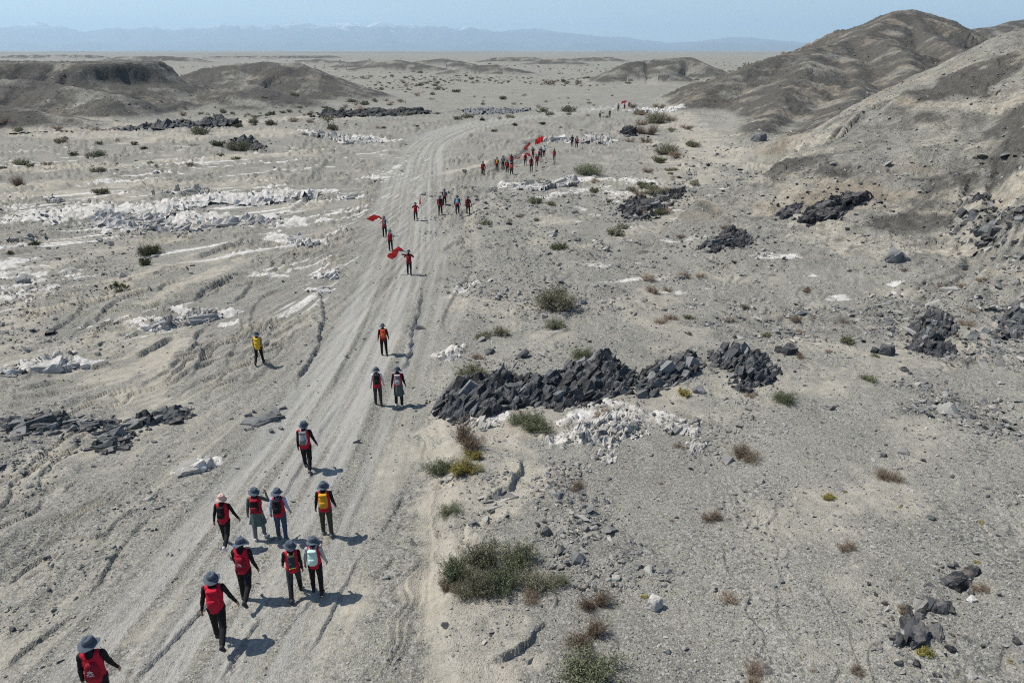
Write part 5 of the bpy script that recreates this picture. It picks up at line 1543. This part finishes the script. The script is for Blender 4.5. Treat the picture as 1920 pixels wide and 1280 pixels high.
def skirt_mesh(seed, l=.44, flare=.245):
    n = 40; m = 10; V = []; Fq = []
    for i in range(m + 1):
        t = i / m
        for j in range(n):
            a = 2 * math.pi * j / n
            rr = .165 + (flare - .165) * t + .022 * t * math.sin(a * 7 + seed) + .012 * t * math.sin(a * 13)
            V.append((rr * math.cos(a), (rr * .82) * math.sin(a) - .03 * t, -t * l * (1 - .12 * math.cos(a + 1) * t)))
    for i in range(m):
        for j in range(n): Fq.append((i * n + j, (i + 1) * n + j, (i + 1) * n + (j + 1) % n, i * n + (j + 1) % n))
    k = len(V)
    me = mesh_np('waist_jacket', np.array(V), np.array(Fq), True)
    return me

def plain(name, c, rough=.8, sheen=0, var=.12, spec=.25, weave=True):
    t = NT(name); t.b.inputs['Roughness'].default_value = rough; t.b.inputs['Specular IOR Level'].default_value = spec
    a = tuple(min(1, q * (1 - var)) for q in c); b = tuple(min(1, q * (1 + var)) for q in c)
    n = t.noise(18, 3, .6)
    if weave: t.bump(t.noise(60, 3, .7), .25, .004)
    return t.color(t.mix(n, a, b))

CLOTH = {k: plain('cloth_' + k.replace(' ', '_'), c) for k, c in {
    'black': (.009, .009, .010), 'charcoal': (.035, .036, .040), 'slate': (.078, .098, .122), 'navy': (.020, .034, .075), 'denim': (.040, .065, .12),
    'light blue': (.30, .38, .56), 'white': (.62, .62, .63), 'light grey': (.36, .36, .37), 'grey': (.16, .165, .17), 'olive': (.050, .048, .034), 'grey green': (.080, .105, .092),
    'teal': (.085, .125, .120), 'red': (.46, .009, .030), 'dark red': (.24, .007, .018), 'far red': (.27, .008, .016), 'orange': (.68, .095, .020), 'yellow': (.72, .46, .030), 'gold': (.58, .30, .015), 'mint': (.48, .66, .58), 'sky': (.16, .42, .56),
    'pink beige': (.56, .38, .31), 'lime': (.50, .70, .04), 'tan': (.30, .22, .15), 'dark slate': (.030, .042, .060)}.items()}
M_SKIN = plain('skin', (.36, .20, .13), .6, weave=False)
M_FLAG = plain('red_flag_cloth', (.74, .020, .016), .38, var=.2, spec=.5)
M_POLE = plain('flag_pole', (.35, .33, .30), .4, weave=False)
M_MARK = plain('white_print', (.72, .72, .74), .7, weave=False)

POSES = {
    'a': dict(rhip=-14, rknee=22, lhip=16, lknee=4, rarm=6, larm=-12, rabd=15, labd=6, relbow=14),
    'b': dict(lhip=-16, lknee=28, rhip=17, rknee=6, larm=14, rarm=-14, labd=8, rabd=6),
    'c': dict(lhip=6, lknee=8, rhip=-24, rknee=46, rarm=-8, larm=14, rabd=14, labd=9, lean=6),
    'd': dict(lhip=4, lknee=4, rhip=-6, rknee=8, rabd=10, labd=10, rarm=4, larm=-4),
    'e': dict(lhip=-4, lknee=6, rhip=8, rknee=6, rarm=36, relbow=118, rabd=34, rin=50, labd=10, larm=-6),          # one hand up at the face
    'f': dict(lhip=8, lknee=6, rhip=-12, rknee=16, rarm=34, larm=40, relbow=72, lelbow=70, rabd=26, labd=26, rin=40, lin=40),    # both hands forward on a pole
    'g': dict(lhip=12, lknee=6, rhip=-30, rknee=30, rabd=24, rarm=0, relbow=8, labd=12, larm=-16, lean=8),        # long stride, right arm out
}
SKEL = {k: skeleton(v) for k, v in POSES.items()}
BODY = {}; VEST = {}
def get_body(pose, lod_, shorts=False):
    key = (pose, lod_, shorts)
    if key not in BODY:
        vox = (.0105, .017, .026)[lod_]
        BODY[key] = body_mesh(SKEL[pose], vox, lod_ == 0, ord(pose), shorts)
        if (pose, lod_) not in VEST:
            m = vest_mesh(SKEL[pose], (.013, .02, .03)[lod_], ord(pose)); m.materials.append(None); VEST[pose, lod_] = m
    return BODY[key], VEST[pose, lod_]

HATS = [hat_mesh(i, .182 if i < 4 else .16) for i in range(6)]
for h in HATS: h.materials.append(None)
BAND = tube_mesh('hat_band', [(.104 * .96 * math.cos(a), .104 * 1.09 * math.sin(a), .018) for a in np.linspace(0, 2 * math.pi, 25)], .006, 5)
BAND.materials.append(CLOTH['black'])
SKIRT = skirt_mesh(1); SKIRT.materials.append(None)
PACKB = box_round('pack_body', .135, .085, .215, .3, taper=.84, bulge=.35); PACKP = box_round('front_pocket', .100, .040, .105, .3, bulge=.5)
PACKT = box_round('top_lid', .115, .080, .035, .3); PACKB.materials.append(None); PACKP.materials.append(None); PACKT.materials.append(None)
STRAP = tube_mesh('shoulder_strap', [(0, .02, -.17), (.01, .06, .10), (.0, .12, .225), (-.005, .24, .235), (0, .30, .10), (.02, .29, -.06), (.035, .18, -.16)], .016, 6, .45); STRAP.materials.append(None)
BAGB = box_round('drawstring_sack', .150, .050, .190, .3, taper=.62, bulge=.5); BAGB.materials.append(None)
BANDS = tube_mesh('reflective_trim', [(-.10, 0, -.02), (0, -.03, 0), (.10, 0, -.02)], .010, 5); BANDS.materials.append(None)

def put(name, me, mat, parent, loc=(0, 0, 0), rot=(0, 0, 0), scale=(1, 1, 1)):
    o = bpy.data.objects.new(name, me); COL.objects.link(o)
    if mat is not None and len(o.material_slots):
        o.material_slots[0].link = 'OBJECT'; o.material_slots[0].material = mat
    o.parent = parent; o.location = loc; o.rotation_euler = rot; o.scale = scale
    return o

def letters(parent, rows, w, y, z):
    """worn white print: an emblem of strokes over two short rows of marks"""
    bm = bmesh.new()
    def bar(x0, z0, x1, z1, t=.006):
        d = Vector((x1 - x0, 0, z1 - z0)); n = Vector((-d.z, 0, d.x)).normalized() * t * .5
        q = [Vector((x0, 0, z0)) - n, Vector((x1, 0, z1)) - n, Vector((x1, 0, z1)) + n, Vector((x0, 0, z0)) + n]
        lo_ = [bm.verts.new(v + Vector((0, .002, 0))) for v in q]; hi_ = [bm.verts.new(v - Vector((0, .002, 0))) for v in q]
        bm.faces.new(hi_); bm.faces.new(lo_[::-1])
        for i in range(4): bm.faces.new((lo_[i], lo_[(i + 1) % 4], hi_[(i + 1) % 4], hi_[i]))
    r = random.Random(3)
    bar(-.028, .02, -.004, .075); bar(.020, .015, -.004, .075); bar(-.05, .055, .04, .040); bar(-.012, .035, .015, .038, .005)
    for k in range(rows):
        zz = -.012 - k * .034; x = -w
        while x < w:
            g = r.choice('hnoil')
            if g in 'hn': bar(x, zz, x, zz + .022, .004); bar(x + .012, zz, x + .012, zz + .022, .004); bar(x, zz + .011, x + .012, zz + .012, .004)
            elif g == 'o': bar(x, zz, x + .012, zz, .004); bar(x, zz + .02, x + .012, zz + .02, .004); bar(x, zz, x, zz + .02, .004); bar(x + .012, zz, x + .012, zz + .02, .004)
            else: bar(x + .004, zz, x + .006, zz + .022, .004)
            x += .020
    me = bpy.data.meshes.new('lettering'); bm.to_mesh(me); bm.free(); me.materials.append(M_MARK)
    return put('lettering', me, None, parent, (0, y, z))

PEOPLE = []
def person(px, py, hy, label, pose='a', top='black', pants='black', shoes='charcoal', vest='red', hat='slate', pack=None, packc='black', pocket=None, yaw=0, hood='black',
           skirt=None, shorts=False, straps=None, group=None, packlabel=None, sleeves=None, rows=0, hatk=None, extra=None, flag=None, trim=None, hold=None):
    PEOPLE.append(dict(locals()))

def build_person(G, px, py, hy, label, pose, top, pants, shoes, vest, hat, pack, packc, pocket, yaw, hood, skirt, shorts, straps, group, packlabel, sleeves, rows, hatk, extra, flag, trim, hold):
    yaw = yaw + .75 * math.degrees(math.atan2(-G[0], G[1] + 4)) * (1 if G[0] < -2 else .3)
    hs = np.linspace(.8, 2.3, 200)
    zr = G[2] + hs - EYE
    v = (G[1] * SP + zr * CP) / (G[1] * CP - zr * SP); ys = 640 - v * F
    s = float(np.interp(-hy, -ys, hs)) / 1.80
    s = min(max(s, .86), 1.16)
    pxh = py - hy
    L = 0 if pxh > 60 else (1 if pxh > 26 else 2)
    J = SKEL[pose]
    b, vm = get_body(pose, L, shorts)
    sink = .012
    root = empty('person', (G[0], G[1], G[2] - sink), math.radians(yaw), .2); root.scale = (s, s, s)
    tag(root, label, 'person', group)
    o = bpy.data.objects.new('body', b); COL.objects.link(o); o.parent = root
    for i, m in enumerate((M_SKIN, CLOTH[top], CLOTH[pants], CLOTH[shoes], CLOTH[hood])):
        o.material_slots[i].link = 'OBJECT'; o.material_slots[i].material = m
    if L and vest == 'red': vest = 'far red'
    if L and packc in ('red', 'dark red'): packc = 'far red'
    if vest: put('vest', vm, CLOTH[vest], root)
    hd = J['head']
    r = random.Random(int(px) * 7 + int(py))
    if hat:
        hi = hatk if hatk is not None else r.randrange(4)
        h = put('sun_hat', HATS[hi], CLOTH[hat], root, (hd[0], hd[1] - .005, hd[2] + .045), (r.uniform(-.12, .10), r.uniform(-.12, .12), r.uniform(0, 6.28)))
        if L == 0 and hat != 'pink beige': put('hat_band', BAND, None, h)
    if L == 0:
        for k in (-1, 1):
            e = box_eye(); put('eye', e, None, root, (hd[0] + k * .032, hd[1] + .092, hd[2] + .002))
    if skirt: put('jacket_tied_at_waist', SKIRT, CLOTH[skirt], root, (0, .0, J['pel'][2] + .06), (0, 0, r.uniform(0, 6)))
    if pack:
        ch = J['chest']; M = Matrix.Translation((G[0], G[1], G[2] - sink)) @ Matrix.Rotation(math.radians(yaw), 4, 'Z') @ Matrix.Scale(s, 4)
        lean = math.radians(POSES[pose].get('lean', 4)) + .06
        ps = 1.0
        if pack == 'small': ps = .82
        loc = Vector((ch[0], ch[1] - .205 if pack != 'sack' else ch[1] - .165, ch[2] - .13 - (.11 if pack == 'sack' else 0)))
        w = M @ loc
        pr = empty('backpack', w, 0, .15); pr.rotation_euler = (-lean * .6, 0, math.radians(yaw)); pr.scale = (s * ps,) * 3
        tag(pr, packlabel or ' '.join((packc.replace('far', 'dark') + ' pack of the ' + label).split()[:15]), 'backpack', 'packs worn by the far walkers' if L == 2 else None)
        if pack == 'sack':
            put('drawstring_sack', BAGB, CLOTH[packc], pr)
            if rows or L == 0: letters(pr, rows or 1, .055, -.085, .0)
            if L == 0:
                for k in (-1, 1): put('cord', tube_mesh('cord', [(k * .09, -.01, .17), (k * .10, .02, .30), (k * .09, .13, .345), (k * .10, .24, .30)], .005, 5), CLOTH['black'], pr) if False else None
        else:
            put('pack_body', PACKB, CLOTH[packc], pr)
            if L < 2:
                put('front_pocket', PACKP, CLOTH[pocket or packc], pr, (0, -.10, -.07))
                put('top_lid', PACKT, CLOTH[pocket or packc], pr, (0, -.01, .205))
            if L == 0:
                for k in (-1, 1): put('shoulder_strap', STRAP, CLOTH[straps or packc], pr, (k * .085, 0, .02), scale=(k, 1, 1))
            if trim: put('reflective_trim', BANDS, CLOTH[trim], pr, (0, -.12, -.13), scale=(1, 1.2, 2.2))
    return root, s, J

_eye = []
def box_eye():
    if not _eye:
        bm = bmesh.new(); bmesh.ops.create_icosphere(bm, subdivisions=2, radius=.011)
        me = bpy.data.meshes.new('eye'); bm.to_mesh(me); bm.free(); me.materials.append(CLOTH['black']); _eye.append(me)
    return _eye[0]

R1 = 'red vest'
# the near group, on the left half of the track
person(200, 1333, 1196, 'nearest hiker at the lower left corner in black with red vest and printed red sack', 'a', pack='sack', packc='dark red', rows=2, packlabel='red drawstring sack with white print on the nearest hiker', yaw=-6, hatk=0)
person(417, 1198, 1076, 'hiker in black with a bright red backpack and right arm swung out', 'g', pack='big', packc='red', pocket='red', packlabel='bright red backpack on the hiker swinging his right arm', yaw=-4, straps='dark red', hatk=1)
person(466, 1122, 1011, 'hiker in black with printed red sack, behind the bright red backpack', 'c', pack='sack', packc='dark red', rows=1, packlabel='dark red drawstring sack with small white marks, second row', yaw=-12, hatk=2)
person(556, 1114, 1021, 'hiker with a small dark pack edged in lime green', 'b', shorts=True, pants='charcoal', pack='small', packc='charcoal', trim='lime', straps='lime', packlabel='small dark backpack with lime green trim', yaw=6, hatk=3)
person(597, 1109, 1014, 'hiker with a pale mint backpack and grey sleeves beside the lime-trimmed pack', 'd', top='light grey', pack='big', packc='mint', pocket='mint', packlabel='pale mint green backpack', yaw=-6, hatk=0)
person(428, 1021, 934, 'hiker in a pinkish beige bucket hat with white shoes striding out', 'g', shoes='white', hat='pink beige', pack='small', packc='black', packlabel='black backpack under the pinkish beige hat', yaw=-14, hatk=4)
person(489, 1009, 916, 'hiker with a teal jacket round the waist raising a hand to the face', 'e', top='grey green', pants='grey', shoes='white', skirt='teal', pack='big', packc='black', pocket='dark red', packlabel='red and black backpack above the teal jacket', yaw=-4, hatk=1)
person(531, 1010, 917, 'hiker in a light blue shirt and navy jeans with red socks', 'd', top='light blue', pants='denim', shoes='grey', pack='big', packc='black', packlabel='black backpack on the light blue shirt', yaw=-8, hatk=2)
person(615, 1001, 905, 'hiker with a golden yellow backpack and olive trousers', 'd', pants='olive', shoes='grey', pack='big', packc='gold', pocket='gold', straps='gold', packlabel='golden yellow backpack, nearest yellow one', yaw=-3, hatk=3)
person(578, 879, 789, 'tall hiker in black walking alone with a pale grey backpack', 'a', pack='big', packc='light grey', pocket='grey', packlabel='pale grey backpack on the hiker walking alone', shoes='grey', yaw=-8, hatk=5)
person(488, 683, 621, 'hiker in a yellow vest walking off the track on the left bed', 'b', top='tan', vest='yellow', pack='small', packc='yellow', packlabel='yellow pack on the hiker off the track', yaw=-8)
person(721, 666, 607, 'hiker in black with an orange backpack ahead of the pair', 'd', pack='big', packc='orange', pocket='orange', packlabel='orange-red backpack on the black-clad hiker', yaw=4)
person(710, 758, 689, 'left hiker of a pair with black backpack and white right sleeve', 'd', top='white', pants='charcoal', pack='big', packc='black', packlabel='black backpack on the left hiker of the pair', yaw=0)
person(749, 760, 688, 'right hiker of a pair with grey pack and grey-green jacket round the waist', 'd', skirt='grey green', pack='big', packc='grey', pocket='light grey', packlabel='grey backpack on the right hiker of the pair', shoes='white', yaw=-2)
# mid track
person(768, 514, 468, 'flag bearer in black and red, nearest to the camera of those with flags', 'f', pack='sack', packc='dark red', packlabel='red sack on the nearest flag bearer', yaw=-4)
person(733, 470, 432, 'hiker with white sleeves between the two nearest flags', 'd', top='white', pack='sack', packc='dark red', packlabel='red sack on the hiker with white sleeves')
person(722, 444, 405, 'flag bearer in white sleeves whose flag blows out to the left', 'f', top='white', pack='small', packc='grey', packlabel='grey pack on the second flag bearer')
person(780, 414, 379, 'flag bearer holding a furled red flag upright on the right', 'f', pack='sack', packc='dark red', packlabel='red sack on the bearer of the furled flag')
person(826, 403, 366, 'hiker with a black pack at the left of four walking abreast', 'b', pack='big', packc='black', packlabel='black pack at the left of the four abreast')
person(834, 387, 354, 'hiker with a grey pack a step ahead of the four abreast', 'd', pack='big', packc='grey', packlabel='grey pack a step ahead of the four')
person(858, 403, 366, 'hiker with a light blue pack in the middle of the four', 'd', pack='big', packc='sky', packlabel='light blue pack in the middle of the four')
person(878, 402, 367, 'hiker with bare calves at the right of the four abreast', 'a', pack='small', packc='black', packlabel='small dark pack at the right of the four')
# far crowd with three flags
person(906, 330, 302, 'walker at the left end of the far crowd in a red vest', 'a', pack='sack', packc='dark red')
person(932, 319, 295, 'walker with a yellow pack in the far crowd', 'd', pack='big', packc='gold')
person(943, 318, 292, 'walker in grey with a grey pack right of the yellow pack', 'd', top='grey', vest=None, pack='big', packc='grey')
person(959, 313, 289, 'walker in dark red behind two others in the far crowd', 'd', pack='sack', packc='dark red')
person(951, 325, 299, 'walker in red on the left of a close pair in the far crowd', 'b', pack='sack', packc='red')
person(959, 330, 303, 'walker with an orange and white pack in the far crowd', 'b', top='light grey', pack='small', packc='orange')
person(985, 310, 288, 'walker half hidden by the lowest red flag', 'd', pack='small', packc='black')
person(999, 298, 276, 'flag bearer between the two upper flags of the far crowd', 'f', vest='dark red', pack='small', packc='black')
person(996, 321, 294, 'walker with a black pack below the lowest red flag', 'd', pack='big', packc='black')
person(1006, 315, 290, 'walker in a dark red vest right of the black pack', 'b', vest='dark red', pack='small', packc='dark red')
person(1011, 304, 279, 'walker with white shoulders and red sack in the far crowd', 'd', top='white', pack='sack', packc='red')
person(1014, 301, 275, 'walker in black behind the white shoulders', 'd', vest=None, pack='big', packc='charcoal')
person(1020, 302, 279, 'walker in grey with a white pack at the right of the crowd', 'd', top='light grey', vest=None, pack='big', packc='white')
person(1039, 305, 279, 'walker in red alone right of the far crowd', 'b', pack='sack', packc='red')
person(1072.5, 275, 253, 'left walker of the pair by the straight white ledge, all in black', 'd', vest=None, pack='small', packc='black')
person(1081, 278, 255, 'right walker of the pair by the straight white ledge, with a beige pack', 'd', pack='small', packc='tan')
# the head of the column
person(1124.5, 222.5, 206, 'walker with a white top, last of the leading group', 'd', top='white', vest=None, hat='white')
person(1143, 221.5, 206, 'dark walker right of the white top in the leading group', 'd', vest=None, pack='small', packc='olive')
person(1159, 209, 194, 'grey-clad walker left of the farthest flag', 'd', top='grey', vest=None)
person(1170.5, 209, 194, 'bearer of the farthest red flag', 'f', vest='dark red')
person(1179, 204, 191, 'farthest walker, in dark red right of the flag', 'd', vest='dark red')

def flag_at(root, s, J, yaw, top_off, tail, length, drop, label, furled=False, base=None, seed=0, wave=1.0, wid=None, arch=0.0):
    """pole from the hands to the tip; cloth blows along tail (unit-ish vector)"""
    hand = (J['rwr'] + J['lwr']) / 2 * s
    b0 = Vector(root.location) + Vector((0, 0, 0))
    hnd = b0 + Vector(base if base else hand)
    tip = b0 + Vector(top_off)
    fr = empty('flag', hnd, 0, .2); tag(fr, label, 'flag')
    d = tip - hnd
    low = -d * .35
    put('pole', tube_mesh('pole', [tuple(low), (0, 0, 0), tuple(d)], .014, 6), M_POLE, fr).data.materials.append(M_POLE)
    nu, nv = 26, 12; V = []; Fq = []
    dn = d.normalized(); wv = wid or 1.0
    tl = Vector(tail).normalized()
    for i in range(nu + 1):
        u = i / nu
        for j in range(nv + 1):
            w = j / nv
            p = d - dn * (w * wv * (.35 if furled else 1.0)) 
            q = p + tl * (length * u)
            q.z += arch * math.sin(min(u * 1.35, 1) * math.pi) + .035 * math.sin(u * 19 + w * 2 + seed * 3) * u ** .4; q.y += .05 * math.sin(u * 23 + w * 4 + seed)
            q += Vector((0, .10 * wave * math.sin(u * 7 + w * 1.8 + seed) * u ** .5, -drop * u ** 1.6 + .10 * wave * math.sin(u * 8.5 + w * 3 + seed * 1.3) * u ** .6))
            q -= dn * (0) 
            q += Vector((.05 * math.sin(w * 5 + u * 4), 0, 0)) * u
            if furled:
                q = p * 1.0 - dn * w * .5 + Vector((math.cos(u * 14) * .07 * (.4 + w), math.sin(u * 14) * .07 * (.4 + w), 0)) * (.5 + u * .5)
            V.append(tuple(q))
    for i in range(nu):
        for j in range(nv):
            a = i * (nv + 1) + j; Fq.append((a, a + nv + 1, a + nv + 2, a + 1))
    me = mesh_np('flag_cloth', np.array(V), np.array(Fq), True); me.materials.append(M_FLAG)
    c = link('cloth', me, None, fr)
    return fr

def build_people():
    G = place([p['px'] for p in PEOPLE], [p['py'] for p in PEOPLE])
    out = []
    for g, p in zip(G, PEOPLE): out.append(build_person(g, **p))
    by = {p['label']: o for p, o in zip(PEOPLE, out)}
    def fl(key, *a, **k):
        o = [v for q, v in by.items() if key in q][0]; flag_at(o[0], o[1], o[2], 0, *a, **k)
    fl('nearest to the camera of those', (-.42, .25, 1.62), (-1, -.12, .05), 0.95, .45, 'red flag nearest the camera, arched and drooping to the left', wid=.34, wave=.5, seed=1, base=(-.05, .30, 1.22), arch=.22)
    fl('whose flag blows out', (-.30, .2, 1.62), (-1, .05, 0), 1.15, .10, 'red flag streaming left of the second bearer', wid=.38, wave=.7, seed=2.2, base=(-.02, .3, 1.2), arch=.16)
    fl('furled red flag', (.42, .30, 2.15), (1, 0, 0), .3, .1, 'furled red flag held upright on its pole', furled=True, base=(.36, .3, 1.2), wid=.8)
    fl('between the two upper flags', (-.45, .1, 2.35), (-1, .1, -.55), .85, .55, 'red flag drooping left of the far flag bearer', wid=.38, wave=.6, seed=.4)
    fl('in black behind the white', (.35, .3, 3.2), (-1, .1, -.28), 1.15, .10, 'large red flag flying highest over the far crowd', wid=.85, wave=.7, seed=3)
    fl('half hidden', (.75, -.5, 1.35), (-1, 0, -.05), 1.75, .25, 'lowest red flag arching over the half hidden walker', wid=.38, wave=.6, seed=.9, arch=.42)
    fl('farthest red flag', (.50, .0, 2.55), (-1, 0, -.05), 1.2, .2, 'farthest red flag at the head of the column', wid=.7, wave=.7, seed=1.5)
build_people()
